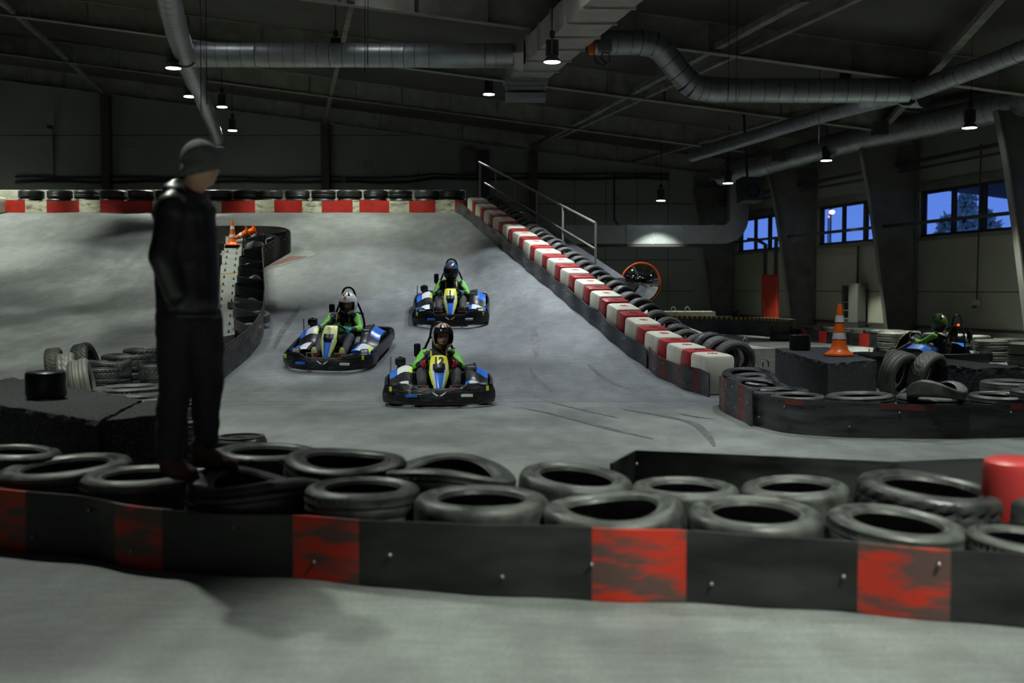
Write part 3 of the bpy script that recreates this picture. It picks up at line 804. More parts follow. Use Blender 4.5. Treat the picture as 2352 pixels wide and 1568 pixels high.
# right near belt: plates then a long sheet
base1=[(1651,936),(1660,944),(1676,953),(1693,961),(1694,962),(1712,972),(1731,980)]
rb,b1,t1=belt('rubber_barrier','short overlapping dull red and black rubber plates, left end of the right barrier',base1,.36,[M_belt,M_reddull],redsel([(1655,1668,1),(1696,1712,1)]),G,.012,wave=.012,base=True)
bolts(rb,b1,t1,.14,(.3,.6,.85),r=.008,side=-1)
base2=RBASE
_x=[(1729,977),(1780,989),(1824,996),(1900,1002),(1995,1006),(2120,1007),(2233,1007),(2352,1004),(2600,994)]
rb2,b2,t2=belt('rubber_barrier','long scuffed black belt around the right foreground tyres, faded red along its top',base2,.315,[M_beltgloss,M_beltgloss],0,G,.014,wave=.006,base=True)
bolts(rb2,b2,t2,.5,(.3,.75),side=-1,r=.011)
# red faded stretch on the upper edge, part of the belt
def overlay(parent,b,t,xr,z0,z1,m,name='painted_patch',off=.010,side=-1):
    idx=[i for i in range(len(b)) if xr[0]<=topx(b[i])[0]<=xr[1]]
    if len(idx)<2: return
    rings=[]
    for i in idx:
        tt=b[min(i+1,len(b)-1)]-b[max(i-1,0)]; n=Vector((-tt.y,tt.x,0)).normalized()*side
        lo=b[i].lerp(t[i],z0)+n*off; hi=b[i].lerp(t[i],z1)+n*off
        rings.append([lo,hi,hi-n*.004,lo-n*.004])
    mb=MB(); mb.loft(rings,cap=True); mb.obj(name,m,parent)
overlay(rb2,b2,t2,(1800,1850),.82,.97,M_reddull); overlay(rb2,b2,t2,(2020,2150),.82,.97,M_reddull); overlay(rb2,b2,t2,(2315,2420),.82,.97,M_reddull)

# ================================================================== ramp barrier of blocks
edge_px=[1083,1100,1124,1147,1172,1194,1219,1250,1282,1311,1350,1387,1432,1481,1537,1600]
BH=.50; BW=.40
dirv=Vector((-.288,1,0)).normalized(); nrmv=Vector((dirv.y,-dirv.x,0))   # to the right
def blockmesh(name,L,mats,white):
    mb=MB(); hw=BW/2
    # outline with rounded long corners, front face at -x (track side)
    mb.box((0,0,BH/2),(BW,L-.012,BH),0,bev=.045)
    me=mb.mesh(name,mats); return me
def star(parent,L):
    m=MB(); pts=[]
    for k in range(12):
        a=2*PI*k/12; r=.075 if k%2==0 else .026
        pts.append((r*math.cos(a),r*math.sin(a)))
    m.loft([[Vector((x,y,0)) for x,y in pts],[Vector((x,y,.003)) for x,y in pts]],cap=True)
    o=m.obj('star_mark',M_star,parent,False); o.location=(0,0,BH+.0008); return o
LW,LR=.46,.30
dstart=13.42
y=dstart; i=0; s_len=0
total=0; pos=[]
# walk up the line from the near end: white, red, white ...
start=Vector((barX(13.45),13.45,0)); dist=0; k=0
while k<33:
    L=LW if k%2==0 else LR
    L*=1.02
    mid=start+dirv*(dist+L/2); 
    # distance along slope: advance by projected length
    sl=slope(mid.y); adv=L/math.sqrt(1+sl*sl)*1.0
    mid=start+dirv*(dist+adv/2); dist+=adv
    pos.append((mid,L,k%2,sl)); k+=1
mw={}; nW=nR=0
for mid,L,red,sl in pos:
    ang=math.atan(slope(mid.y)); z=zr(mid.y)
    fwd=Vector((dirv.x*math.cos(ang),dirv.y*math.cos(ang),math.sin(ang)))
    rt=nrmv; up=rt.cross(fwd)
    up=Vector((0,0,1))*.55+up*.45; up.normalize(); 
    M4=Matrix(((rt.x,fwd.x,up.x,0),(rt.y,fwd.y,up.y,0),(rt.z,fwd.z,up.z,0),(0,0,0,1)))
    org=mid+nrmv*(BW/2); M4=Matrix.Translation((org.x,org.y,z+.0))@M4
    if red: nR+=1; lab='red plastic block on the ramp edge, %s red one from below'%ordn(nR)
    else: nW+=1; lab='ivory plastic block with red star on the ramp edge, %s ivory one from below'%ordn(nW)
    key=red
    if key not in mw: mw[key]=blockmesh('plastic_block',L,M_redpl if red else M_whpl,not red)
    o=bpy.data.objects.new('plastic_block',mw[key]); COL.objects.link(o); o.matrix_world=M4
    tag(o,lab,'barrier block','red and ivory plastic blocks on the ramp edge')
    st=star(o,L)
    if red: st.data.materials[0]=M_seam
end_y=(start+dirv*dist).y
# belt skirt below the blocks (track side)
def linebelt(name,label,y0,y1,off,h,mats,mi,thick=.014,wave=.012,cat='barrier',lift=0):
    n=int((y1-y0)/.07); b=[];t=[]
    for i in range(n+1):
        yy=y0+(y1-y0)*i/n; q=Vector((barX(yy),yy,0))+nrmv*(off+wave*math.sin(i*.55)+wave*.7*math.sin(i*.23+1))
        hh=h+.02*math.sin(i*.31)
        b.append(Vector((q.x,q.y,zr(yy)+.004))); t.append(Vector((q.x,q.y,zr(yy)+hh)))
    mb=MB(); mb.strip(b,t,thick,mi); o=mb.obj(name,mats); tag(o,label,cat); return o,b,t
sk,bs,ts=linebelt('rubber_skirt','black rubber skirt along the foot of the red and ivory blocks up the ramp',15.15,26.2,-.035,.27,[M_beltgloss],0)
bolts(sk,bs,ts,.5,(.3,.7),side=1,r=.009)
sk2,bs,ts=linebelt('rubber_skirt','striped black and red rubber plates below the nearest ivory blocks',13.3,15.12,-.035,.30,[M_beltgloss,M_reddull],lambda i:1 if i in(4,5,10,11,16,17,18,22,23) else 0,wave=.02)
bolts(sk2,bs,ts,.2,(.3,.6,.8),side=1,r=.009)
# concrete kerb behind the blocks and tyres
KZ=[(13.0,.55),(14.4,.565),(15.15,.59),(16.26,.725),(17.55,.94),(18.9,1.19),(19.5,1.32),(22,1.96),(24,2.48),(27.5,3.3)]
def kz(y):
    for (a,za),(b,zb) in zip(KZ[:-1],KZ[1:]):
        if a<=y<=b: return za+(zb-za)*(y-a)/(b-a)
mb=MB(); rings=[]
for yy in [13.9+.4*k for k in range(33)]:
    q0=Vector((barX(yy),yy,0))+nrmv*.93; q1=q0+nrmv*.30
    zt=kz(yy)
    rings.append([Vector((q0.x,q0.y,-.0)),Vector((q0.x,q0.y,zt)),Vector((q1.x,q1.y,zt)),Vector((q1.x,q1.y,-.0))])
mb.loft(rings,cap=True); o=mb.obj('concrete_kerb',M_conc,smooth=False); tag(o,'pale concrete kerb climbing beside the ramp behind the row of upright tyres','kerb')
# chains and shackles on the kerb end
for (px,py,Y,l) in ((1712,786,14.6,'small chrome chain shackle on top of the concrete kerb end'),(1758,838,13.3,'short chain with shackle lying between the kerb end and the flat tyres')):
    root=thing('chain_shackle',l,'chain',P(px,py,Y))
    m=MB(); m.tube([(-.035,0,-.02),(-.03,0,.04),(0,0,.065),(.03,0,.04),(.035,0,-.02)],.010,8); m.obj('shackle',M_chrome,root)
    m=MB()
    for k in range(5):
        cxx=-.05-.035*k; m.tube([(cxx+.02*math.cos(a),(.012*math.sin(a) if k%2 else 0),-.03-.012*k+(0 if k%2 else .012*math.sin(a))) for a in [2*PI*j/8 for j in range(8)]],.004,6,closed=True)
    m.obj('chain',M_chrome,root)
# tyres behind the blocks
yy=13.95; k=0; offs=.64
kinds=['winter','rib','block','fine']
while yy<25.6:
    k+=1; rr=.27 if k<4 else .235
    q=Vector((barX(yy),yy,0))+nrmv*(offs+.02*math.sin(k*2.1)-(0 if k<4 else .03))
    upright(0,0,0,rr,.20,'upright car tyre behind the ramp blocks, %s one counted from the lower end'%ordn(k),kinds[k%4],math.degrees(math.atan2(dirv.y,dirv.x))-90+90+random.uniform(-10,10),random.uniform(-9,9),loc=(q.x,q.y,zr(yy)+(.02 if k<4 else .0)+.07),material=M_rubdust if k%3 else M_rub,group='upright tyres behind the ramp blocks',seedrot=k*.7)
    yy+=.31 if k<6 else .34
# support bed that the tyres rest on (the raised ramp shoulder)
mb=MB(); rings=[]
for yy in [13.3+.35*k for k in range(37)]:
    q0=Vector((barX(yy),yy,0))+nrmv*.41; q1=q0+nrmv*.52
    zt=zr(yy)+.065
    rings.append([Vector((q0.x,q0.y,0)),Vector((q0.x,q0.y,zt)),Vector((q1.x,q1.y,zt)),Vector((q1.x,q1.y,0))])
mb.loft(rings,cap=True); struct(mb,'floor_shoulder',M_concdark)

# handrail
root=thing('handrail','pale metal stair handrail with two rails rising behind the ramp blocks','handrail')
def hr(px,py): # point on the plan line X = 6.9-.288y
    a=6.95+.36; u=(px-1176)/F; Y=a/(u+.288); return P(px,py,Y)
T0,T1=hr(1368,512),hr(1100,372)
mb=MB(); mb.tube([T0,T1],.024,10); mb.obj('top_rail',M_rail,root)
M0,M1=hr(1368,572),hr(1113,420)
mb=MB(); mb.tube([M0,M1],.02,10); mb.obj('middle_rail',M_rail,root)
for px,pb in ((1368,628),(1293,572),(1233,540),(1183,505),(1138,478),(1102,462)):
    t=(px-1368)/(1100-1368); a=hr(px,512+t*(372-512)); 
    zb=zr(a.y)+.02
    mb=MB(); mb.box((a.x,a.y,(a.z+zb)/2),(.04,.04,a.z-zb)); mb.obj('post',M_rail,root)
mb=MB(); mb.loft([[Vector((p.x-.05,p.y,zr(p.y)-.16)),Vector((p.x+.55,p.y,zr(p.y)-.16)),Vector((p.x+.55,p.y,zr(p.y)+.02)),Vector((p.x-.05,p.y,zr(p.y)+.02))] for p in [hr(1368,512).lerp(hr(1100,372),k/10) for k in range(11)]],cap=True)
mb.obj('walkway',M_concdark,root)

# ================================================================== back barrier on top of the ramp
YB=26.35
def backpt(px,h=0): p=P(px,500,YB); return Vector((p.x,YB+.10*math.sin(p.x*.9),0))
xs_=[-120]+[20*k for k in range(0,54)]+[1072]
cb=[backpt(px) for px in xs_]
b=[Vector((p.x,p.y,zr(p.y)+.004)) for p in cb]; t=[Vector((p.x,p.y+.0,zr(p.y)+.30)) for p in cb]
def stripes(i):
    x=xs_[i]+10
    W=[(60,108),(182,230),(350,380),(475,512),(583,628),(697,741),(809,827),(893,939),(1002,1047)]
    for a,c in W:
        if a<=x<c: return 1
    return 0
fine_x=[-120]+[5*k for k in range(0,215)]
cb=[]
for px in fine_x:
    p=P(px,500,YB); cb.append(Vector((p.x,YB+.05*math.sin(p.x*2.9)+.03*math.sin(p.x*7),0)))
b=[Vector((p.x,p.y,zr(p.y)+.004)) for p in cb]; t=[Vector((p.x,p.y,zr(p.y)+.29+.012*math.sin(p.x*3))) for p in cb]
mb=MB()
def stripes2(i):
    x=fine_x[i]+2
    for a,c in [(60,108),(182,230),(350,380),(475,512),(583,628),(697,741),(809,827),(893,939),(1002,1047)]:
        if a<=x<c: return 1
    return 0
mb.strip(b,t,.016,stripes2); o=mb.obj('striped_barrier',[M_redclean,M_whtape]); tag(o,'red and cream striped rubber barrier across the top of the ramp','barrier')
n=0; px=40
back_px=[72,136,201,262,325,388,450,505,562,622,682,742,803,862,921,982,1040]
for px in back_px:
    n+=1; p=P(px,470,YB+.42); w=62/(F/p.y)
    me=tyre(['rib','slick','fine'][n%3],.305,.20,M_rubd)
    lowz=zr(p.y)
    for lv in (0,1):
        o=meshobj('car_tyre',me,None,(p.x+random.uniform(-.02,.02),p.y,lowz+.003+lv*.325),(0,0,n*.7))
        if not lv: o.scale=(1,1,1.59)
        if lv: tag(o,'flat black tyre behind the striped barrier at the ramp top, %s from the left'%ordn(n),'tyre','tyres behind the striped top barrier')
        else: tag(o,'lower car tyre underneath the visible top tyres of the barrier','tyre','lower tyres of the barriers')
mb=MB(); x0=P(-120,0,YB+1).x; x1=P(1068,0,YB+1).x; mb.box(((x0+x1)/2,YB+.95,zr(YB)+.31),(x1-x0,.25,.62),bev=.02); o=mb.obj('concrete_kerb',M_conc,smooth=False); tag(o,'low pale concrete wall behind the tyres at the top of the ramp','kerb')
mb=MB(); p=P(4,478,YB-.25); mb.box((p.x-.3,p.y,zr(p.y)+.19),(.65,.4,.38),bev=.03); o=mb.obj('plastic_block',M_whpl); tag(o,'ivory plastic block at the far left end of the striped barrier','barrier block')
# ================================================================== figures
def cap_mesh(mb,p0,r0,p1,r1,n=14):
    p0=Vector(p0);p1=Vector(p1); ax=(p1-p0)
    if ax.length<1e-6: mb.ell(p0,(r0,)*3,n,10); return
    L=ax.length; ax.normalize(); a=ax.orthogonal().normalized(); b=ax.cross(a)
    rings=[]
    for k in range(1,5):
        t=PI/2*k/5; rings.append((p0-ax*r0*math.cos(t),r0*math.sin(t)))
    rings.append((p0,r0))
    rings.append((p1,r1))
    for k in range(4,0,-1):
        t=PI/2*k/5; rings.append((p1+ax*r1*math.cos(t),r1*math.sin(t)))
    rr=[[c+a*(r*math.cos(2*PI*j/n))+b*(r*math.sin(2*PI*j/n)) for j in range(n)] for c,r in rings]
    o=len(mb.v); mb.loft(rr,0); K=len(rr)
    mb.v.append(p0-ax*r0); i0=len(mb.v)-1; mb.v.append(p1+ax*r1); i1=len(mb.v)-1
    for j in range(n):
        mb.f.append((o+(j+1)%n,o+j,i0)); mb.m.append(0); mb.f.append((o+(K-1)*n+j,o+(K-1)*n+(j+1)%n,i1)); mb.m.append(0)
def blob(name,parts,voxel,mats,parent,sel=None,smooth=3,wrinkle=0.0,wscale=.08,loc=None):
    mb=MB()
    for p in parts:
        if p[0]=='c': cap_mesh(mb,p[1],p[2],p[3],p[4])
        else: mb.ell(p[1],p[2],18,12,rot=(Euler(p[3]).to_matrix() if len(p)>3 else None))
    me=mb.mesh('tmp',[]); 
    import bmesh
    bm=bmesh.new(); bm.from_mesh(me); bmesh.ops.recalc_face_normals(bm,faces=bm.faces); bm.to_mesh(me); bm.free()
    o=bpy.data.objects.new('tmp',me); COL.objects.link(o)
    m=o.modifiers.new('r','REMESH'); m.mode='VOXEL'; m.voxel_size=voxel; m.adaptivity=0
    m=o.modifiers.new('s','SMOOTH'); m.iterations=smooth; m.factor=.6
    if wrinkle:
        tx=bpy.data.textures.new('fold','CLOUDS'); tx.noise_scale=wscale; tx.noise_depth=1
        m=o.modifiers.new('d','DISPLACE'); m.texture=tx; m.strength=wrinkle; m.mid_level=.5; m.texture_coords='LOCAL'
    dg=bpy.context.evaluated_depsgraph_get(); dg.update()
    me2=bpy.data.meshes.new_from_object(o.evaluated_get(dg))
    bpy.data.objects.remove(o); bpy.data.meshes.remove(me)
    me2.name=name; me2.materials.clear()
    for q in (mats if isinstance(mats,(list,tuple)) else [mats]): me2.materials.append(q)
    me2.polygons.foreach_set('use_smooth',[True]*len(me2.polygons))
    if sel:
        me2.polygons.foreach_set('material_index',[sel(p.center) for p in me2.polygons])
    r=bpy.data.objects.new(name,me2); COL.objects.link(r); r.parent=parent
    return r
M_skin=mat('skin',(.55,.33,.23),.5,col2=(.48,.26,.18),scale=14,amt=.5)
M_jack=mat('black_jacket_fabric',(.007,.0075,.008),.42,col2=(.010,.011,.012),scale=20,amt=.5,bump=.15,bscale=18)
M_trou=mat('black_trouser_fabric',(.004,.0045,.0055),.75,bump=.15,bscale=25)
M_beanie=mat('grey_knit',(.12,.125,.125),.8,bump=.4,bscale=120,col2=(.055,.06,.06),scale=60,amt=.8)
M_shoe=mat('dark_red_shoe',(.035,.005,.005),.7)
M_hair=mat('dark_hair',(.01,.008,.006),.6)
M_eye=mat('eye',(.02,.015,.012),.15)
M_lime=mat('lime_fabric',(.19,.62,.07),.6,col2=(.11,.36,.04),scale=12,amt=.6,bump=.15,bscale=25)
M_jk2=mat('race_jacket_black',(.014,.014,.015),.65,bump=.2,bscale=30)
M_yelp=mat('yellow_print',(.7,.62,.03),.5)
M_limep=mat('lime_print',(.30,.75,.05),.5)
M_pants=mat('dark_grey_trousers',(.035,.036,.035),.8,col2=(.055,.058,.055),scale=10,amt=.5,bump=.2,bscale=30)
# ---- standing man, seen from behind in near profile
man=thing('person','man standing on the near tyres in black hooded jacket, grey beanie, back turned','person',(0,0,0))
def Q(px,py,Y): return P(px,py,Y)
Ym=5.42
body=[('e',Q(461,380,Ym+.03),(.088,.098,.118)),('c',Q(455,405,Ym+.02),.052,Q(438,445,Ym+.0),.06),
 ('c',Q(430,480,Ym),.11,Q(432,560,Ym),.105),('c',Q(432,560,Ym),.105,Q(433,720,Ym),.12),
 ('c',Q(395,480,Ym-.13),.05,Q(372,590,Ym-.15),.042),('c',Q(372,590,Ym-.15),.042,Q(410,668,Ym-.12),.032),
 ('c',Q(465,485,Ym+.13),.05,Q(478,590,Ym+.16),.042),('c',Q(478,590,Ym+.16),.042,Q(470,668,Ym+.14),.032),
 ('c',Q(410,740,Ym-.05),.075,Q(402,880,5.37),.055),('c',Q(402,880,5.37),.055,Q(392,1045,5.31),.036),
 ('c',Q(462,740,Ym+.05),.075,Q(472,880,5.5),.055),('c',Q(472,880,5.5),.055,Q(472,1020,5.55),.036),
 ('c',Q(487,398,Ym+.09),.030,Q(480,412,Ym+.09),.034),('c',Q(498,388,Ym+.11),.010,Q(502,395,Ym+.12),.013),
 ('e',Q(436,395,Ym-.03),(.014,.012,.028)),
 ('e',Q(420,672,Ym-.11),(.035,.03,.05)),('e',Q(474,672,Ym+.13),(.035,.03,.05))]
blob('body',body,.012,M_skin,man,smooth=4)
jack=[('e',Q(424,492,Ym),(.155,.155,.12)),('c',Q(425,500,Ym),.15,Q(430,600,Ym),.155),('c',Q(430,600,Ym),.155,Q(432,705,Ym),.155),
 ('e',Q(434,725,Ym),(.165,.16,.03)),
 ('c',Q(395,478,Ym-.13),.078,Q(372,590,Ym-.17),.066),('c',Q(372,590,Ym-.17),.066,Q(402,672,Ym-.15),.058),
 ('c',Q(455,482,Ym+.13),.078,Q(477,590,Ym+.17),.062),('c',Q(477,590,Ym+.17),.062,Q(474,668,Ym+.15),.055),
 ('e',Q(412,443,Ym-.03),(.085,.10,.045),(0,.25,0)),('e',Q(450,455,Ym+.05),(.07,.09,.04),(0,-.2,0)),('e',Q(404,432,Ym-.02),(.035,.07,.05),(0,.4,0))]
blob('jacket',jack,.012,M_jack,man,smooth=3,wrinkle=.016,wscale=.16)
tr=[('c',Q(415,735,Ym-.03),.125,Q(405,800,Ym-.04),.10),('c',Q(455,735,Ym+.03),.125,Q(468,800,Ym+.04),.10),
 ('c',Q(405,800,Ym-.04),.10,Q(404,885,5.37),.085),('c',Q(404,885,5.37),.085,Q(393,960,5.34),.074),('c',Q(393,960,5.34),.074,Q(391,1035,5.31),.066),
 ('c',Q(466,800,Ym+.04),.10,Q(474,880,5.5),.086),('c',Q(474,880,5.5),.086,Q(473,950,5.53),.072),('c',Q(473,950,5.53),.072,Q(473,1010,5.55),.062)]
blob('trousers',tr,.012,M_trou,man,smooth=3,wrinkle=.016,wscale=.06)
bn=[('e',Q(461,366,Ym+.03),(.099,.108,.10)),('e',Q(458,387,Ym+.02),(.097,.108,.052),(0,-.22,0))]
blob('beanie',bn,.009,M_beanie,man,smooth=4)
for i,(h0,t0,Yh) in enumerate((((388,1062),(438,1088),5.31),((462,1040),(528,1068),5.54))):
    a=Q(*h0,Yh); b=Q(*t0,Yh+.05)
    blob('shoe',[('c',a,.048,b,.04),('e',a.lerp(b,.4)+Vector((0,0,-.02)),(.09,.055,.045),(0,.2,0)),('c',a+Vector((0,0,.05)),.05,a,.05),('c',a+Vector((-.02,0,-.035)),.03,b+Vector((.02,0,-.02)),.028)],.010,M_shoe,man)

# ================================================================== karts
M_kblue=mat('blue_sticker',(.03,.18,.72),.3,col2=(.02,.10,.45),scale=10,amt=.6)
M_kwhite=mat('white_sticker',(.72,.74,.74),.35,col2=(.45,.46,.46),scale=12,amt=.5,thr=(.5,.8))
M_klime=mat('yellow_green_stripe',(.62,.78,.03),.4)
M_kyel=mat('yellow_number_plate',(.78,.72,.06),.35)
M_kyel2=mat('pale_yellow_number_plate',(.80,.80,.30),.35)
M_film=mat('film_wrapped_bumper',(.005,.006,.008),.26,col2=(.06,.068,.08),scale=7,amt=.8,stretch=(1,1,5),thr=(.55,.72),bump=.5,bscale=16)
M_num=mat('number_ink',(.012,.012,.012),.5)
M_numf=mat('faded_number_ink',(.42,.44,.30),.5)
M_red=mat('red_part',(.6,.03,.02),.4)
M_visor=mat('dark_visor',(.012,.012,.014),.12)
M_engine=mat('engine_metal',(.22,.23,.23),.4,.8)
def kart(M4,label,number,plate=M_kyel,numm=M_num,badge=True,film=True,tail=False):
    k=thing('go_kart',label,'go-kart',M=M4)
    # floor tray and frame
    m=MB(); m.box((0,-.12,.055),(.62,1.25,.02),bev=.005); m.obj('floor_tray',M_black,k)
    m=MB()
    for sx in(-1,1):
        m.tube([(sx*.2,-.88,.07),(sx*.27,-.55,.07),(sx*.33,-.1,.07),(sx*.33,.75,.08)],.016,8)
    m.obj('frame',M_blacksteel,k)
    # front bumper
    def hprof(x):
        a=abs(x)
        if a<.24: return .225
        if a<.31: return .225+(a-.24)/.07*.05
        if a<.42: return .275
        return .275-(a-.42)/.2*.06
    path=[]
    for i in range(61):
        t=-1+2*i/60; a=abs(t)
        x=.625*math.sin(t*PI/2) if a<1 else .625*t
        x=.625*(t*1.25 if a<.62 else (math.copysign(.775+ (a-.62)/.38*.225*(2-(a-.62)/.38),t)))
        x=max(-.625,min(.625,x))
        y=-.90+.30*max(0,(abs(x)-.05)/.575)**3.2
        if a>.9: y+=(a-.9)*2.6
        path.append((x,y))
    m=MB(); rings=[]
    for i,(x,y) in enumerate(path):
        x0,y0=path[max(i-1,0)]; x1,y1=path[min(i+1,60)]
        t=Vector((x1-x0,y1-y0,0)).normalized(); n=Vector((t.y,-t.x,0))
        H=hprof(x); c=Vector((x,y,0))
        rings.append([c-n*.01+Vector((0,0,.035)),c+n*.02+Vector((0,0,.045)),c+n*.032+Vector((0,0,.09)),c+n*.03+Vector((0,0,.15)),c+n*.012+Vector((0,0,H-.012)),c+Vector((0,0,H)),c-n*.02+Vector((0,0,H-.01)),c-n*.012+Vector((0,0,.14)),c-n*.03+Vector((0,0,.05))])
    m.loft(rings,cap=True); fb=m.obj('front_bumper',M_film if film else M_black,k)
    if badge:
        m=MB()
        for sx in(-1,1):
            m.add([Vector((sx*.004,-.9365,.145)),Vector((sx*.078,-.933,.19)),Vector((sx*.07,-.9335,.172)),Vector((sx*.03,-.9365,.14))]+[Vector((sx*.004,-.925,.145)),Vector((sx*.078,-.922,.19)),Vector((sx*.07,-.922,.172)),Vector((sx*.03,-.925,.14))],[(0,1,2,3),(7,6,5,4),(0,4,5,1),(1,5,6,2),(2,6,7,3),(3,7,4,0)])
        m.obj('badge',M_kwhite,fb,False)
    for sx in(-1,1):
        m=MB(); m.box((sx*.31,-.925,.145),(.13,.03,.028),M=Matrix.Rotation(sx*.0,4,'Z')); o=m.obj('bumper_slot_sticker',M_kblue if sx<0 else M_kwhite,fb,False)
        m=MB(); m.box((sx*.545,-.83,.215),(.03,.02,.05),M=None); m.obj('corner_sticker',M_klime,fb,False)
    # side and rear ring bumper
    def ring(pts,z0,z1,name,th=.028):
        pts=catmull(pts,.05); mm=MB(); rg=[]
        K=len(pts)
        for i,p in enumerate(pts):
            t=(pts[min(i+1,K-1)]-pts[max(i-1,0)]).normalized(); n=Vector((t.y,-t.x,0))
            zt=z1(p) if callable(z1) else z1
            rg.append([p-n*th*.4+Vector((0,0,z0)),p+n*th*.8+Vector((0,0,z0+.02)),p+n*th+Vector((0,0,(z0+zt)/2)),p+n*th*.6+Vector((0,0,zt-.012)),p+Vector((0,0,zt)),p-n*th*.6+Vector((0,0,zt-.012)),p-n*th*.4+Vector((0,0,(z0+zt)/2))])
        mm.loft(rg,cap=True); return mm.obj(name,M_black,k)
    ring([Vector(q) for q in ((-.60,.80,0),(-.64,.55,0),(-.635,.1,0),(-.61,-.38,0),(-.60,-.52,0))],.05,.235,'side_bumper')
    ring([Vector(q) for q in ((.60,-.52,0),(.61,-.38,0),(.635,.1,0),(.64,.55,0),(.60,.80,0))],.05,.235,'side_bumper')
    rb=ring([Vector(q) for q in ((.62,.62,0),(.60,.86,0),(.40,.95,0),(0,.97,0),(-.40,.95,0),(-.60,.86,0),(-.62,.62,0))],.06,.24,'rear_bumper',.04)
    # wheels
    for (x,y,r,w) in ((-.49,-.50,.125,.12),(.49,-.50,.125,.12),(-.50,.52,.135,.18),(.50,.52,.135,.18)):
        wm=MB(); wm.lathe([(r*.45,-w*.35),(r*.6,-w*.5),(r*.88,-w*.5),(r,-w*.36),(r,w*.36),(r*.88,w*.5),(r*.6,w*.5),(r*.45,w*.35)],32,closed_prof=True)
        wo=wm.obj('wheel',M_rubd,k); wo.location=(x,y,r); wo.rotation_euler=(0,PI/2,.22 if y<0 else 0)
        hm=MB(); hm.lathe([(0,-w*.3),(r*.5,-w*.3),(r*.5,w*.3),(0,w*.3)],20); hm.obj('wheel_hub',M_steel,wo)
    # side pods, with sticker fields
    for sx in(-1,1):
        rows=[]; ny=14; nx=6
        for i in range(ny+1):
            t=i/ny; y=-.50+1.06*t
            r=[]
            xin=.30+.02*math.sin(t*3); xout=.60-.02*(1-t)
            zb=.21+.15*min(1,max(0,(t-.38)/.2))*(1-max(0,(t-.85)/.15)*.4)
            for j in range(nx+1):
                u=j/nx; x=xin+(xout-xin)*u
                z=zb+.035*math.sin(PI*min(1,u*1.1+.12))-(.035*u if t<.4 else .06*u*u)
                r.append(Vector((sx*x,y,z)))
            r+= [Vector((sx*xout,y,.12)),Vector((sx*xin,y,.12))]
            rows.append(r)
        def mi(i,j,sx=sx):
            if j>=nx: return 0
            if i<5:   # low front field
                if sx<0: return 1 if j>=4 else (2 if j in(1,2,3) else 0)
                return 2 if j in(1,2,3) else (3 if j==4 else 1)
            if i<7: return 0
            if sx<0: return 1 if j>=4 and i<12 else (2 if j in(1,2,3) and i<10 else (3 if j==0 and i<9 else 1 if i>=11 else 0))
            return 0 if j<2 else (1 if j>=3 else 0)
        m=MB(); m.loft(rows,mi,cap=True); m.obj('side_pod',[M_black,M_kblue,M_kwhite,M_klime],k)
    # nose fairing
    prof=[ # z, half width, y
     (.115,.022,-.80),(.15,.042,-.785),(.20,.060,-.755),(.26,.080,-.715),(.32,.098,-.67),(.365,.112,-.63),(.405,.119,-.60),(.435,.120,-.575),(.47,.117,-.535),(.51,.110,-.49),(.545,.102,-.445),(.56,.092,-.41)]
    rows=[]; us=[-1,-.93,-.78,-.6,-.5,-.25,0,.25,.5,.6,.78,.93,1]
    for z,hw,y in prof:
        rows.append([Vector((hw*u,y+.055*abs(u)**2.2+.0,z-.02*abs(u)**3)) for u in us])
    inner=[[p+Vector((0,.02,-.004)) for p in r] for r in rows]
    def mi(i,j):
        if i>=8: return 5 if 1<=j<=10 else 0
        if i in(6,7): return 0 if 2<j<9 else (3 if j in(1,10) else 2 if j in (2,9) else 0)
        if j in(0,11): return 3 if i>2 else 0
        if j in(1,10): return 3
        if j in(2,3,8,9)and i>1: return 2
        return 1
    m=MB(); m.loft([r+ri[::-1] for r,ri in zip(rows,inner)],lambda i,j: mi(i,j) if j<12 else 0,cap=True)
    ns=m.obj('nose_fairing',[M_black,M_kblue,M_kwhite,M_klime,M_visor,plate],k)
    m=MB(); m.ell((0,-.612,.405),(.062,.022,.033),16,10); m.obj('nose_intake',M_visor,ns)
    if number:
        cu=bpy.data.curves.new('n','FONT'); cu.body=number; cu.size=.125; cu.align_x='CENTER'; cu.align_y='CENTER'; cu.extrude=.0015; cu.offset=.005
        to=bpy.data.objects.new('n',cu); COL.objects.link(to); dg=bpy.context.evaluated_depsgraph_get(); dg.update()
        me=bpy.data.meshes.new_from_object(to.evaluated_get(dg)); bpy.data.objects.remove(to)
        me.materials.clear(); me.materials.append(numm)
        for v in me.vertices: # wrap onto the plate
            x,yy=v.co.x,v.co.y; zz=.499+yy*.80
            for (za,ha,ya),(zb,hb_,yb) in zip(prof[:-1],prof[1:]):
                if za<=zz<=zb:
                    t=(zz-za)/(zb-za); hw=ha+(hb_-ha)*t; yp=ya+(yb-ya)*t; break
            u=(x-.004)/hw
            v.co=Vector((x-.004,yp+.055*abs(u)**2.2-.005-v.co.z,zz-.02*abs(u)**3+.002))
        meshobj('number',me,ns)
    # foot rests, pedals
    for sx in(-1,1):
        m=MB(); m.tube([(sx*.12,-.70,.20),(sx*.12,-.72,.235),(sx*.28,-.72,.235),(sx*.28,-.70,.18)],.009,8); m.obj('foot_rest',M_chrome,k)
        m=MB(); m.box((sx*.17,-.66,.16),(.05,.012,.11)); m.obj('pedal',M_red,k)
    # steering wheel and column
    m=MB(); m.tube([(0,-.55,.22),(0,-.22,.44)],.012,8); m.obj('steering_column',M_blacksteel,k)
    c=Vector((0,-.225,.452)); ax=Vector((0,.72,.69)).normalized(); e1=Vector((1,0,0)); e2=ax.cross(e1).normalized()
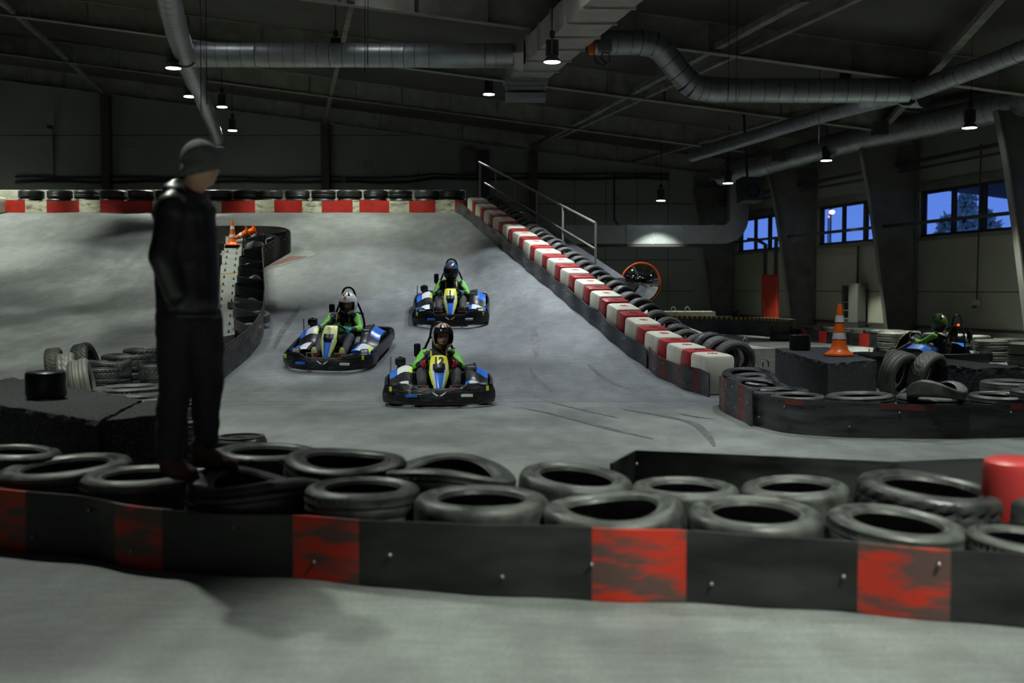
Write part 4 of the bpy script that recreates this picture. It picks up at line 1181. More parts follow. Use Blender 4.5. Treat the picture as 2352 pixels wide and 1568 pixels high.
    m=MB(); m.tube([c+e1*(.155*math.cos(2*PI*q/24))+e2*(.125*math.sin(2*PI*q/24)*(1 if math.sin(2*PI*q/24)<0 else .85)) for q in range(24)],.014,8,closed=True); m.obj('steering_wheel',M_black,k)
    # seat
    rows=[]
    for i in range(13):
        t=i/12
        y=.02+.42*min(1,t*1.6)+.10*max(0,t-.6); z=.12+ (.0 if t<.45 else (t-.45)*.72)
        r=[]
        for j in range(9):
            u=-1+j/4; r.append(Vector((u*.20,y-.10*u*u*min(1,t*1.3),z+.13*u*u*(1-t*.4))))
        rows.append(r+[p+Vector((0,.015,-.012)) for p in r[::-1]])
    m=MB(); m.loft(rows,cap=True); m.obj('seat',M_black,k)
    # roll hoop + headrest
    m=MB()
    hoop=[(-.24,.62,.18),(-.225,.64,.40),(-.165,.66,.58),(-.11,.67,.70),(-.095,.67,.79),(-.065,.67,.86),(0,.67,.89),(.065,.67,.86),(.095,.67,.79),(.11,.67,.70),(.165,.66,.58),(.225,.64,.40),(.24,.62,.18)]
    m.tube(catmull(hoop,.04),.016,10); m.tube([(-.11,.67,.70),(.11,.67,.70)],.013,8); m.tube([(-.225,.645,.5),(.225,.645,.5)],.013,8); rh=m.obj('roll_hoop',M_blacksteel,k)
    m=MB(); m.box((0,.60,.56),(.17,.06,.28),bev=.03); m.obj('headrest',M_black,k)
    m=MB(); m.ell((0,.70,.715),(.022,.018,.022),12,8); m.obj('tail_light',mat('tail_light',(.8,.05,.02),.3,emit=(1,.08,.02),es=2.5),rh)
    # engine on the left, box filter, exhaust
    m=MB(); m.box((-.44,.42,.22),(.24,.26,.16),bev=.02)
    for q in range(6): m.box((-.44,.30+.05*q,.315),(.16,.012,.06))
    m.obj('engine',M_engine,k)
    m=MB(); m.box((-.47,.33,.43),(.13,.12,.10),bev=.025); m.cyl((-.47,.33,.36),(-.47,.33,.40),.04); m.cyl((-.47,.33,.478),(-.47,.33,.49),.02); m.obj('fuel_tank',M_black,k)
    m=MB(); m.tube([(-.585,.30,.20),(-.59,.26,.32),(-.585,.25,.46)],.010,8); m.box((-.585,.25,.47),(.012,.03,.06)); m.obj('throttle_lever',M_steel,k)
    m=MB(); m.tube([(-.56,.1,.20),(-.5,.12,.22),(-.44,.2,.2)],.018,8); m.obj('fuel_hose',M_red,k)
    m=MB()
    for q in range(4):
        m.box((.40,.10+.09*q,.36),(.12,.05,.05),bev=.01); m.cyl((.44,.10+.09*q,.36),(.44,.10+.09*q,.41),.014,n=8)
    m.obj('control_module',M_engine,k)
    m=MB()
    m.box((-.27,.70,.54),(.085,.07,.17),bev=.02); m.cyl((-.27,.70,.40),(-.27,.70,.47),.018); m.cyl((-.27,.70,.41),(-.22,.645,.42),.012); m.obj('exhaust_canister',M_black,k)
    return k
def driver(M4,label,glove,helm,kind,legs=True,turn=0,lean=0.0):
    d=thing('person',label,'person',M=M4)
    hc=Vector((lean,.27,.725)); Rt=Matrix.Rotation(turn,4,'Z')
    H4=Matrix.Translation(hc)@Rt
    def hp(x,y,z): return H4@Vector((x,y,z))
    wr=[(-.165,-.17,.44),(.165,-.17,.44)]
    body=[('c',(0,.34,.20),.12,(0,.38,.42),.11),('c',(-.12,.37,.52),.055,(.12,.37,.52),.055),('c',(0,.36,.55),.05,hp(0,.01,-.06),.05),
     ('e',hp(0,0,-.005),(.075,.09,.105)),('e',hp(0,-.035,-.075),(.045,.045,.04)),('c',hp(0,-.095,.005),.009,hp(0,-.108,-.02),.013),
     ]
    for i,sx in enumerate((-1,1)):
        body+=[('c',(sx*.17,.36,.50),.05,(sx*.27,.14,.38),.04),('c',(sx*.27,.14,.38),.04,(sx*.19,-.12,.43),.028)]
        body+=[('c',(sx*.09,.28,.20),.075,(sx*.19,-.16,.31),.055),('c',(sx*.19,-.16,.31),.055,(sx*.19,-.52,.17),.038)]
    blob('body',body,.013,M_skin,d)
    for sx in(-1,1):
        m=MB(); m.ell(hp(sx*.03,-.082,.014),(.011,.007,.007),10,6); m.obj('eye',M_eye,d)
    m=MB(); m.box((0,0,0),(.05,.006,.006),M=H4@Matrix.Translation((0,-.088,-.05))); m.obj('mouth',M_reddull,d)
    def jsel(c):
        x,y,z=c; a=abs(x)
        cx=.175+max(0,(.505-z)/.13)*.095
        if a>.16 and z>.30 and y>-.01:
            return 1 if a>cx+.010+.012*math.sin(z*60) or (kind=='orange' and z>.545) else 0
        if y<.30 and .33<z<.40 and a<.125: return 1
        if y<.33 and .40<z<.455 and .035<a<.125: return 1
        if z>.560 and a>.115 and kind!='white': return 1
        if y<.32 and .46<z<.56 and .088<a<.105: return 2
        return 0
    jk=[('c',(0,.33,.20),.155,(0,.36,.40),.155),('e',(0,.355,.44),(.185,.13,.13)),('c',(-.15,.36,.505),.072,(.15,.36,.505),.072),('c',(0,.34,.57),.075,(0,.32,.60),.065)]
    for sx in(-1,1):
        jk+=[('c',(sx*.175,.35,.505),.072,(sx*.27,.13,.375),.060),('c',(sx*.27,.13,.375),.060,(sx*.205,-.085,.425),.042)]
    blob('jacket',jk,.012,[M_jk2,M_lime,M_yelp],d,sel=jsel,wrinkle=.016,wscale=.05,smooth=2)
    pt=[('c',(0,.30,.18),.13,(0,.24,.19),.13)]
    for sx in(-1,1): pt+=[('c',(sx*.09,.24,.20),.095,(sx*.20,-.17,.33),.072),('c',(sx*.20,-.17,.33),.072,(sx*.195,-.50,.19),.05)]
    blob('trousers',pt,.013,M_pants,d,wrinkle=.01,wscale=.05)
    for sx in(-1,1):
        a=Vector((sx*.20,-.53,.16)); 
        blob('shoe',[('c',a,.042,a+Vector((0,-.05,.09)),.038),('e',a+Vector((0,-.035,.045)),(.047,.035,.085),(.35,0,0))],.009,M_jk2,d)
        m=MB(); m.ell(a+Vector((0,-.075,.05)),(.048,.012,.088),16,8); m.ell(a+Vector((0,-.082,.05)),(.036,.012,.072),16,8); m.obj('shoe_sole',M_kyel2 if kind=='white' else M_pants,d)
    # hands with gloves gripping the rim
    for sx in(-1,1):
        w=Vector((sx*.168,-.20,.437))
        g=[('e',w+Vector((sx*.018,.028,-.004)),(.024,.042,.040)),('c',w+Vector((sx*.02,.05,-.002)),.027,Vector((sx*.20,-.075,.43)),.033)]
        for q in range(4):
            z=.036-.022*q; ln=(.9,1.0,.95,.75)[q]
            b0=w+Vector((sx*.022,.0,z)); b1=w+Vector((sx*.012,-.034*ln,z+.001)); b2=w+Vector((-sx*.016,-.036*ln,z)); b3=w+Vector((-sx*.028,-.008,z))
            g+=[('c',b0,.0115,b1,.011),('c',b1,.011,b2,.0105),('c',b2,.0105,b3,.0095)]
        g+=[('c',w+Vector((sx*.005,.035,.035)),.012,w+Vector((-sx*.022,.02,.048)),.011),('c',w+Vector((-sx*.022,.02,.048)),.011,w+Vector((-sx*.038,-.002,.044)),.0095)]
        blob('glove',g,.006,glove,d,smooth=2)
    # helmet
    def pt_(th,ph,r):  # th azimuth from front, ph elevation
        cth,sth=math.cos(ph),math.sin(ph)
        rx_,ry_,rz_=.133*r,.155*r,.168*r
        x=rx_*cth*math.sin(th); y=-ry_*cth*math.cos(th); z=rz_*sth+.012
        if z<-.05 and abs(th)<1.2: y-= .012*math.cos(th)
        return hp(x,y,z)
    nth=56; nph=26; vs=[];fs=[];ms=[]
    idx={}
    for lay,r in ((0,1.0),(1,.90)):
        for j in range(nph+1):
            ph=math.radians(-66+ (156)*j/nph)
            for i in range(nth):
                th=-PI+2*PI*i/nth; idx[(lay,i,j)]=len(vs); vs.append(pt_(th,ph,r))
    def hole(i,j):
        th=-PI+2*PI*(i+.5)/nth; ph=-66+156*(j+.5)/nph
        return abs(th)<1.12 and -27-8*math.cos(th*1.3)<ph<20
    def col(i,j):
        th=-PI+2*PI*(i+.5)/nth; ph=-66+156*(j+.5)/nph; a=abs(th)
        if kind=='white':
            if ph>48 and .35<a<.75: return 1
            if ph<-38 and a<.28: return 1
            return 0
        if kind=='orange':
            if ph<-30: return 1 if a<.32 else (2 if a<.75 else (3 if a<1.0 else 0))
            if ph>38:
                b=int((th+PI)*4.2)%4; return 2 if b==1 else (1 if b==3 else 0)
            if a>1.2: return 1 if (int((th+PI)*3)%3==0) else 0
            return 0
        if kind=='green': return 1 if (ph>18 and int((a)*3)%3==1) or ph<-20 else 0
        return 1 if ph<12 or a>1.7 else 0
    for lay in(0,1):
        for j in range(nph):
            for i in range(nth):
                if hole(i,j): continue
                q=(idx[(lay,i,j)],idx[(lay,(i+1)%nth,j)],idx[(lay,(i+1)%nth,j+1)],idx[(lay,i,j+1)])
                fs.append(q if lay==0 else q[::-1]); ms.append(col(i,j) if lay==0 else 1)
    # close rims
    for j in range(nph):
        for i in range(nth):
            if hole(i,j): continue
            for (di,dj,e) in ((1,0,((1,0),(1,1))),(-1,0,((0,0),(0,1))),(0,1,((0,1),(1,1))),(0,-1,((0,0),(1,0)))):
                ii,jj=(i+di)%nth,j+dj
                if (0<=jj<nph and hole(ii,jj)) or (jj<0):
                    a=((i+e[0][0])%nth,j+e[0][1]); b=((i+e[1][0])%nth,j+e[1][1])
                    fs.append((idx[(0,)+a],idx[(0,)+b],idx[(1,)+b],idx[(1,)+a])); ms.append(1)
    m=MB(); m.add(vs,fs,ms); he=m.obj('helmet',helm,d)
    if kind in('black','orange','white'):
        # raised visor over the brow (black: closed visor)
        rows=[]
        lo,hi=(-30,22) if kind=='black' else (14,42)
        for j in range(9):
            ph=math.radians(lo+(hi-lo)*j/8); rows.append([pt_(-1.2+2.4*i/24,ph,1.035) for i in range(25)]+[pt_(1.2-2.4*i/24,ph,1.02) for i in range(25)])
        m=MB(); m.loft(rows,cap=True); m.obj('visor',M_visor if kind!='white' else helm[0],he)
        if kind=='black': he.children[0].data.materials[0]=M_visor
    if kind in('white','black'):
        m=MB(); rows=[[pt_(x,math.radians(e),1.055) for x in(-.17,-.06,.06,.17)]+[pt_(x,math.radians(e),1.03) for x in(.17,.06,-.06,-.17)] for e in (26,32,38,44)]
        m.loft(rows,cap=True); m.obj('helmet_emblem',M_redclean if kind=='black' else M_orange,he)
    return d
def krt(px,py,heading,front=.9,py_is_front=True,lift=0.0):
    """matrix for a kart whose nose foot touches the track at the pixel"""
    f=R(px,py,.02); hd=math.radians(heading)
    fd=Vector((math.sin(hd),-math.cos(hd),0))   # nose direction in plan
    c=f-fd*front; sl=math.atan(slopes(c.x,c.y)); z=zs(c.x,c.y)
    # keep tyres on the surface
    z=max(z,(zs(c.x,c.y-.5)+zs(c.x,c.y+.55))/2)
    return Matrix.Translation((c.x,c.y,z+.006+lift))@Matrix.Rotation(sl,4,'X')@Matrix.Rotation(hd,4,'Z')
M_helw=mat('white_helmet',(.70,.70,.68),.2,coat=.5); M_hels=mat('silver_helmet',(.42,.42,.36),.25,coat=.6,col2=(.62,.62,.55),scale=10,amt=.8)
M_helb=mat('dark_blue_helmet',(.02,.07,.13),.15,coat=.6); M_helo=mat('orange_helmet',(.75,.14,.02),.25,coat=.5)
M_helg=mat('green_helmet',(.05,.12,.03),.3,coat=.5,col2=(.03,.06,.02),scale=8,amt=.8)
M_helk=mat('black_helmet',(.012,.012,.013),.18,coat=.4); M_hely=mat('yellow_helmet_print',(.75,.5,.03),.3)
M_glr=mat('red_glove',(.42,.02,.02),.6); M_glt=mat('teal_glove',(.04,.30,.34),.6); M_gld=mat('dark_teal_glove',(.02,.14,.16),.6); M_glk=mat('black_glove',(.015,.015,.015),.6)
K12=krt(1009,934,4)
kart(K12,'nearest go-kart, number 12 on a yellow plate, film-wrapped front bumper','12')
driver(K12,'driver of kart 12 in lime and black jacket, orange and silver helmet, red gloves',M_glr,[M_hels,M_helk,M_helo,M_hely],'orange',turn=.12,lean=.05)
K2=krt(742,854,-5.5)
kart(K2,'go-kart with pale yellow plate number 2, left of the other karts on the ramp','2',M_kyel2,M_numf)
driver(K2,'driver of kart 2 in lime and black jacket, white helmet, teal gloves',M_glt,[M_helw,M_helk,M_helo,M_hely],'white',turn=-.1,lean=.09)
K1=krt(1034,752,2)
kart(K1,'farthest go-kart on the ramp, yellow plate number 1, clean black bumper','1',film=False)
driver(K1,'driver of kart 1 in lime and black jacket, dark blue closed helmet',M_gld,[M_helb,M_helk,M_helo,M_hely],'black',turn=-.1)
# far kart seen from behind, heading left
hd=math.radians(205)
cR=P(2128,820,19.3)
KR=Matrix.Translation((cR.x,cR.y,.006))@Matrix.Rotation(hd,4,'Z')
kart(KR,'go-kart at the far right seen from its side and rear, heading left','',film=False)
driver(KR,'driver of the far right kart seen from behind, green helmet, dark jacket with lime sleeves',M_glk,[M_helg,M_helk,M_helo,M_hely],'green')
# ================================================================== island on the ramp
M_brick=mat('belt_with_brick_print',(.035,.035,.035),.5,col2=(.10,.10,.09),scale=4,amt=.7)
def brick_mat():
    m=bpy.data.materials.new('kerb_print'); m.use_nodes=True; nt=m.node_tree; b=nt.nodes['Principled BSDF']; b.inputs['Roughness'].default_value=.6
    tc=nt.nodes.new('ShaderNodeTexCoord'); nz=nt.nodes.new('ShaderNodeTexNoise'); nz.inputs['Scale'].default_value=5; nt.links.new(tc.outputs['Object'],nz.inputs[0])
    mx=nt.nodes.new('ShaderNodeMix'); mx.data_type='RGBA'; mx.inputs['A'].default_value=(.34,.16,.09,1); mx.inputs['B'].default_value=(.10,.08,.06,1)
    mr=nt.nodes.new('ShaderNodeMapRange'); mr.inputs['From Min'].default_value=.45; mr.inputs['From Max'].default_value=.65; nt.links.new(nz.outputs['Fac'],mr.inputs['Value'])
    nt.links.new(mr.outputs[0],mx.inputs['Factor']); nt.links.new(mx.outputs['Result'],b.inputs['Base Color']); return m
M_kprint=brick_mat()
HI=.43
outer=[(470,833),(500,806),(521,790),(550,769),(579,744),(597,722),(604,702),(606,670),(606,640),(605,610),(603,580),(603,567),(614,561),(627,554),(641,544),(656,538),(667,532),(662,527),(652,523),(627,519.5),(587,517.5),(545,517),(505,518),(484,521),(474,530)]
ob_,bo,to=belt('rubber_barrier','winding black rubber belt enclosing the island of folded strips on the ramp',outer,HI,[M_belt,M_belt],0,R,.016,step=.06)
# brick pattern print near the upper edge
m=MB(); L=0
for i in range(1,len(bo)-1):
    L+=(bo[i]-bo[i-1]).length
    px=topx(to[i])[0]
    if topx(to[i])[1]<531 : continue
    t=(bo[i+1]-bo[i-1]).normalized(); n=Vector((-t.y,t.x,0))
    c0=to[i]; side=1 if True else -1
    for row in(0,1):
        if i%2==row: continue
        a=c0+Vector((0,0,-.035-.052*row)); q=a+t*.045
        for sd in(-1,):
            off=n*(.0095*sd)
            m.add([a+off,q+off,q+off+Vector((0,0,-.038)),a+off+Vector((0,0,-.038))],[(0,1,2,3)])
m.obj('kerb_print',M_kprint,ob_,False,fix=False)
zz=[(603,582),(554,588),(556,594),(603,602),(552,609),(554,615),(603,621),(550,628),(552,635),(604,645),(546,650),(548,658),(605,668),(545,674),(547,682),(604,695),(542,699),(544,708),(601,721),(542,726),(546,736),(574,750)]
z1,_,_=belt('rubber_strip','black rubber strip folded in zigzag loops between the grey plank and the island belt',zz,.38,[M_strip],0,R,.014,cat='barrier filling',step=.05)
zz=[(518,540),(486,545),(484,552),(514,559),(480,566),(478,576),(509,585),(474,593),(472,604),(504,615)]
belt('rubber_strip','black rubber strip folded in loops on the man side of the grey plank',zz,.38,[M_strip],0,R,.014,cat='barrier filling',step=.05)
zz=[(562,541),(600,536),(603,541),(566,549),(564,554),(598,556),(602,563),(560,572)]
belt('rubber_strip','black rubber strip coiled right of the fallen cones at the island head',zz,.38,[M_strip],0,R,.014,cat='barrier filling',step=.04)
zz=[(590,530),(640,527),(655,532),(620,538),(590,534),(635,541),(612,549)]
belt('rubber_strip','black rubber strip coiled inside the round head of the island',zz,.38,[M_strip],0,R,.014,cat='barrier filling',step=.04)
# plank of two plates
plank=thing('steel_plank','grey studded plank along the middle of the island with an orange joint line','plank')
PH=.20
def plate(rows,name='plank_plate',m=M_plank,th=.2):
    mb=MB(); rg=[]
    for (xl_,yl,xr_,yr) in rows:
        a=R(xl_,yl,PH); b=R(xr_,yr,PH); rg.append([a,b,b-Vector((0,0,th-.004)),a-Vector((0,0,th-.004))])
    mb.loft(rg,cap=True); return mb.obj(name,m,plank,False)
plate([(519,538,559,538),(515,560,556,560),(511,585,554,585),(507,610,551.5,610),(505.5,627.5,549.5,626)])
plate([(505.5,630,549.5,628.5),(502,660,547,658),(499,690,544,688),(494,720,541,717),(489,750,540,746),(484,778,539,768)])
a_=[(505.5,628,549.5,626.5),(505.5,631,549.5,629)]
mb=MB(); mb.loft([[R(a,b,PH+.004),R(c,d,PH+.004),R(c,d,PH+.001),R(a,b,PH+.001)] for a,b,c,d in a_],cap=True); mb.obj('joint_line',M_rust,plank,False)
for i in range(13):
    t=i/12; y=568+ (760-568)*t**1.15
    for u in (.27,.74):
        xl_=513-(513-487)*t; xr_=556-(556-539)*t
        q=R(xl_+(xr_-xl_)*u,y+ (4 if u>.5 else 0),PH)
        m=MB(); m.cyl((0,0,0),(0,0,.015),.026,.02,10); m.cyl((0,0,.015),(0,0,.05),.010,.009,8); o=m.obj('stud',M_frame,plank); o.location=q-Vector((0,0,.002))
q=R(537,709,PH); kart_tyre((q.x,q.y,q.z),'small dusty kart tyre lying on the studded plank',.105,.12,M_rubdust)
def stand(px,py,h,label,r=.125,w=.14,axis=20,tilt=80):
    q=R(px,py,h); g=zs(q.x,q.y)
    o=kart_tyre((0,0,0),label,r,w,M_rubdust,group='small worn tyres inside the island')
    o.matrix_world=Matrix.Translation((q.x,q.y,g+r+.01+h*.0))@Matrix.Rotation(math.radians(axis),4,'Z')@Matrix.Rotation(math.radians(tilt),4,'X')@Matrix.Translation((0,0,-w/2))
    return o
for k,(px,py,r,ax,ti,l) in enumerate(((586,545,.14,70,80,'small worn tyre top right of the fallen cones'),(583,562,.14,60,75,'small worn tyre in the first loop below the cones'),(577,575,.12,0,15,'small worn tyre lying flat in the second loop below the cones'),
    (570,611,.13,75,70,'small worn tyre in the loop level with the orange joint'),(588,641,.14,70,70,'small worn tyre standing in the loop below the orange joint'),(580,690,.13,60,60,'small worn tyre in the loop behind the plank tyre'),(596,712,.13,0,20,'small worn tyre lying right of the plank tyre'),(572,745,.15,0,18,'small worn tyre in the lowest loop of the island'),(496,572,.15,40,35,'small worn tyre left of the plank top'),(624,547,.12,70,75,'small worn tyre against the belt at the island head'))):
    stand(px,py,.30,l,r*1.3,.14,ax,ti)
q=R(534,564,PH); cone('traffic_cone','small upright orange cone on the studded plank',Matrix.Translation(q)@Matrix.Scale(.78,4),square=True)
for dx,l in ((0,'fallen orange cone with white band pointing left, nearer one at the island head'),(.17,'second fallen orange cone nested behind the other at the island head')):
    q=R(572+dx*95,535-dx*30,.40)
    cone('traffic_cone',l,Matrix.Translation(q+Vector((0,0,.02)))@Matrix.Rotation(math.radians(12),4,'Z')@Matrix.Rotation(math.radians(-115+dx*30),4,'Y')@Matrix.Scale(.72,4),square=True)
# red and white kerb wedge painted on the track beside the island
def decal(name,pts,m,parent,h=.012):
    mb=MB(); mb.loft([[R(x,y,h) for x,y in pts],[R(x,y,h)-Vector((0,0,h-.003)) for x,y in pts]],cap=True); return mb.obj(name,m,parent,False)
kb=thing('track_kerb','flat red and white kerb wedge on the track right of the island','kerb')
decal('kerb_base',[(607,621),(640,598),(665,582),(690,574),(712,575),(724,580),(722,586),(690,596),(650,608),(612,618)],mat('kerb_white_paint',(.22,.23,.20),.6,col2=(.15,.155,.14),scale=6,amt=.8),kb,.010)
decal('kerb_red',[(625,607),(650,595),(668,587.5),(704,588.5),(676,597),(648,605),(626,611)],M_reddull if False else mat('kerb_red_paint',(.17,.035,.028),.6,col2=(.10,.03,.025),scale=8,amt=.6),kb,.015)
# ================================================================== left tyre heap
GL='tyres heaped at the left foot of the ramp'
LT=[(331,799,92,.42,'flat tyre highest up the heap, right behind the man','block',.2,M_rub,(0,0),{}),
(291,812,111,.43,'big flat tyre second from the top of the heap','block',.22,M_rub,(0,0),{}),
(250,826,98,.42,'flat tyre third from the top of the heap, folded lip','winter',.22,M_rub,(0,0),dict(warp=.012)),
(238,842,72,.40,'flat tyre right of the leaning chunky tyre','block',.2,M_rub,(0,0),{}),
(352,834,66,.40,'chunky flat tyre beside the man\'s left thigh','winter',.22,M_rub,(0,0),{}),
(300,886,168,.46,'thin glossy flat tyre, top of the row before the rubber block','fine',.16,M_rub,(0,-1),{}),
(310,897,185,.44,'second glossy flat tyre before the rubber block','rib',.14,M_rub,(0,0),{}),
(300,911,172,.44,'pale edged flat tyre nearest behind the rubber block','block',.16,M_rub,(0,0),{}),
(345,926,160,.46,'tilted flat tyre with dark opening behind the man\'s calf','slick',.16,M_rubdust,(4,-4),{}),
(432,925,80,.36,'pale flat tyre seen between the man\'s legs','slick',.18,M_rubdust,(0,0),{}),
(440,965,92,.34,'lower pale flat tyre seen between the man\'s legs','rib',.18,M_rubdust,(0,0),{}),
(552,1000,120,.36,'pale scuffed flat tyre right of the man\'s shins','slick',.18,M_rub,(0,0),{}),
(75,898,110,.30,'yellowish dusty flat tyre behind the small black kart tyre','rib',.18,M_rublight,(0,0),{}),
]
for px,py,w,h,l,k,W,m,t,kw in LT:
    flat(px,py,w,h,l,k,W,m,t,GL,**kw)
    if h>W+.06: under(px,py,w,h,W)
for (px,py,h,Rr,W,l,k,ax,ly,m) in ((200,893,.0,.30,.22,'tall chunky tyre leaning upright in the left heap','winter',6,-14,M_rub),(192,960,0,.31,.21,'pale worn ribbed tyre standing beside the small black kart tyre','rib',16,-10,M_rublight),(160,935,0,.31,.20,'pale worn tyre behind the ribbed one','block',18,-8,M_rublight),(150,958,0,.25,.18,'low pale tyre right of the small black kart tyre','fine',18,-4,M_rublight),(128,890,0,.26,.2,'dusty tyre with wavy tread at the far end of the pale tyres','winter',15,-6,M_rubdust)):
    upright(px,py,h,Rr,W,l,k,ax,ly,material=m,group=GL)
# ================================================================== far right circuit
M_haz=mat('hazard_wall_paint',(.05,.055,.065),.7,col2=(.10,.11,.12),scale=3,amt=.8)
pts=[G(x,y) for x,y in ((1440,757),(1520,762),(1640,766),(1740,770),(1822,777))]
c=catmull(pts,.085); b=[Vector((p.x,p.y,.004)) for p in c]
mb=MB(); K=len(c); rings=[]
for i,p in enumerate(c):
    t=(c[min(i+1,K-1)]-c[max(i-1,0)]).normalized(); n=Vector((-t.y,t.x,0))*.09
    hz=[.004,.25,.44,.52]
    rings.append([p-n+Vector((0,0,z)) for z in hz]+[p+n+Vector((0,0,z)) for z in hz[::-1]])
mb.loft(rings,lambda i,j: (1 if i%2==0 else 2) if j==2 else 0,cap=True)
o=mb.obj('concrete_wall',[M_haz,M_yel,M_frame],smooth=False); tag(o,'low dark wall with yellow and black hazard edge behind the mirror side of the track','barrier')
q=c[int(K*.62)]; kart_tyre((q.x,q.y,.522),'small black kart tyre standing on the hazard striped wall',.13,.2)
fb2=[(1815,781),(1850,785),(1900,788),(1996,797),(2042,801),(2100,807),(2200,816),(2300,828),(2420,843)]
fo,bf,tf=belt('rubber_barrier','grey rubber barrier with red patches along the far right track',fb2,.30,[M_belt,M_redclean],redsel([(1841,1853,1),(1882,1897,1),(1974,1997,1),(2026,2043,1),(2079,2098,1),(2283,2302,1)]),G,.02,wave=.02,base=True)
L=0; nxt=.25; n=0
for i in range(1,len(bf)-1):
    L+=(bf[i]-bf[i-1]).length
    if L>=nxt:
        nxt+=.60; n+=1; t=(bf[i+1]-bf[i-1]).normalized(); nr=Vector((-t.y,t.x,0)); nr=nr if nr.y>0 else -nr
        for lv in(0,1):
            q=bf[i]+nr*.345; o=meshobj('car_tyre',tyre(['rib','block','fine'][n%3],.29,.2,M_rubdust if n%2 else M_rub),None,(q.x,q.y,.003+lv*.203),(0,0,n))
            if lv: tag(o,'flat dusty tyre on the far right barrier, %s from its left end'%ordn(n),'tyre','tyres on the far right barrier')
            else: tag(o,'lower car tyre underneath the visible top tyres of the barrier','tyre','lower tyres of the barriers')
# concrete slab
A=P(1508,727,34.5); B=P(1642,727,34.5)
root=thing('concrete_slab','pale concrete slab with two lifting loops lying beyond the hazard wall','slab',((A.x+B.x)/2,34.8,0))
m=MB(); m.box((0,0,.31),(B.x-A.x,.8,.62)); m.obj('slab_body',M_conc,root,False)
for dx in(-.35,.1):
    m=MB(); m.tube([(dx-.08,0,.6),(dx-.07,0,.72),(dx,0,.78),(dx+.07,0,.72),(dx+.08,0,.6)],.015,8); m.obj('lifting_loop',M_steel,root)
# convex mirror
mc=P(1472,650,21.5); root=thing('convex_mirror','round convex traffic mirror with orange rim on a post behind the ramp blocks','mirror',(mc.x,mc.y,0))
def mirror_mat():
    m=bpy.data.materials.new('mirror_glass'); m.use_nodes=True; b=m.node_tree.nodes['Principled BSDF']; b.inputs['Metallic'].default_value=1; b.inputs['Roughness'].default_value=.03; b.inputs['Base Color'].default_value=(.75,.78,.8,1); return m
Mr=Matrix.Translation((0,0,mc.z))@Matrix.Rotation(math.radians(8),4,'Z')@Matrix.Rotation(PI/2+.06,4,'X')
m=MB(); Rr=.385; prof=[(Rr*k/14,.16*(1-(k/14)**2)) for k in range(1,15)]; m.lathe([(.001,.16)]+prof,56,M=Mr); m.obj('mirror_face',mirror_mat(),root)
m=MB(); m.tube([Mr@Vector((.395*math.cos(a),.395*math.sin(a),0)) for a in [2*PI*k/48 for k in range(48)]],.022,10,closed=True); m.obj('rim',M_orange,root)
m=MB(); m.lathe([(.39,-.01),(.2,-.05),(.001,-.06)],40,M=Mr); m.obj('back_shell',M_orange,root)
m=MB(); m.tube([(0,.09,.004),(0,.09,mc.z)],.028,12); m.obj('post',M_steel,root)
# red cabinet with pipes
Yc=32.5; A=P(1746,728,Yc); B=P(1791,728,Yc); T=P(1768,631,Yc)
root=thing('fire_cabinet','tall red cabinet with two black pipes rising from it','cabinet',((A.x+B.x)/2,Yc,0),(0,0,math.radians(-28)))
w_=(B.x-A.x)*.78
m=MB(); m.box((0,0,T.z/2),(w_,w_*.62,T.z),bev=.01); m.obj('cabinet_body',M_redcab,root,False)
m=MB(); m.box((.0,-w_*.31-.006,T.z/2),(w_*.92,.012,T.z*.94)); d=m.obj('door',M_redcab,root,False); m=MB(); m.box((-w_*.36,-w_*.31-.022,T.z*.5),(.03,.02,.14)); m.obj('door_handle',M_sign,d,False)
for dx in(-.16,.16):
    m=MB(); m.tube([(dx,0,T.z),(dx,0,T.z+.9),(dx+(.0 if dx>0 else -.25),0,T.z+1.05),(dx+(.05 if dx>0 else -.55),0,T.z+1.06)],.06,10); m.obj('pipe',M_frame,root)
# loudspeaker
q=P(1722,437,30.5); root=thing('loudspeaker','black loudspeaker hanging under the thick duct near the far corner','loudspeaker',q,(math.radians(-8),0,math.radians(15)))
m=MB(); rg=[[Vector((a*(.30-.0*k),b_*.22,z)) for a,b_ in((-1,-1),(1,-1),(1,1),(-1,1))] for k,z in ((0,-.33),(0,.33))]; m.loft(rg,cap=True); m.obj('speaker_box',M_frame,root,False)
m=MB(); m.lathe([(.2,0),(.19,.01),(.001,-.04)],28,M=Matrix.Translation((0,-.225,-.05))@Matrix.Rotation(PI/2,4,'X')); m.obj('speaker_cone',M_black,root)
hh=zbeam(q.x)+DECK-q.z; m=MB(); m.box((0,.1,(hh+.33)/2),(.05,.05,hh-.33)); m.obj('bracket',M_frame,root,False)
# wall boxes, conduits on the right wall
def onwall(px,py,off=.12):
    # sight line with the right wall plane x = 16.8-.2y-off
    u=(px-1176)/F; y=(16.8-off)/(u/cp+.2); 
    for _ in range(6):
        p=P(px,py,y); y=y*( (16.8-off-.2*y)/p.x*.5+.5) if abs(p.x-(16.8-off-.2*y))>1e-4 else y
    return P(px,py,y)
q=onwall(2243,700); root=thing('socket_box','cluster of wall sockets at the end of a long conduit on the right wall','socket',q,(0,0,math.radians(-78)))
m=MB(); m.box((0,0,.06),(.17,.08,.14),bev=.01); m.box((-.1,0,-.0),(.09,.07,.07),bev=.01); m.obj('socket_case',M_sign,root)
for dx in(-.05,0,.05):
    m=MB(); m.cyl((dx,-.04,-.04),(dx,-.09,-.06),.02,.02,10); m.obj('socket_outlet',M_frame,root)
m=MB(); m.tube([(0,.0,.12),(0,.02,2.0),(0,.03,3.9)],.018,8); m.obj('conduit',M_frame,root)
q=onwall(1968,658); root=thing('junction_box','small junction box with bent conduit below the middle window','junction box',q,(0,0,math.radians(-78)))
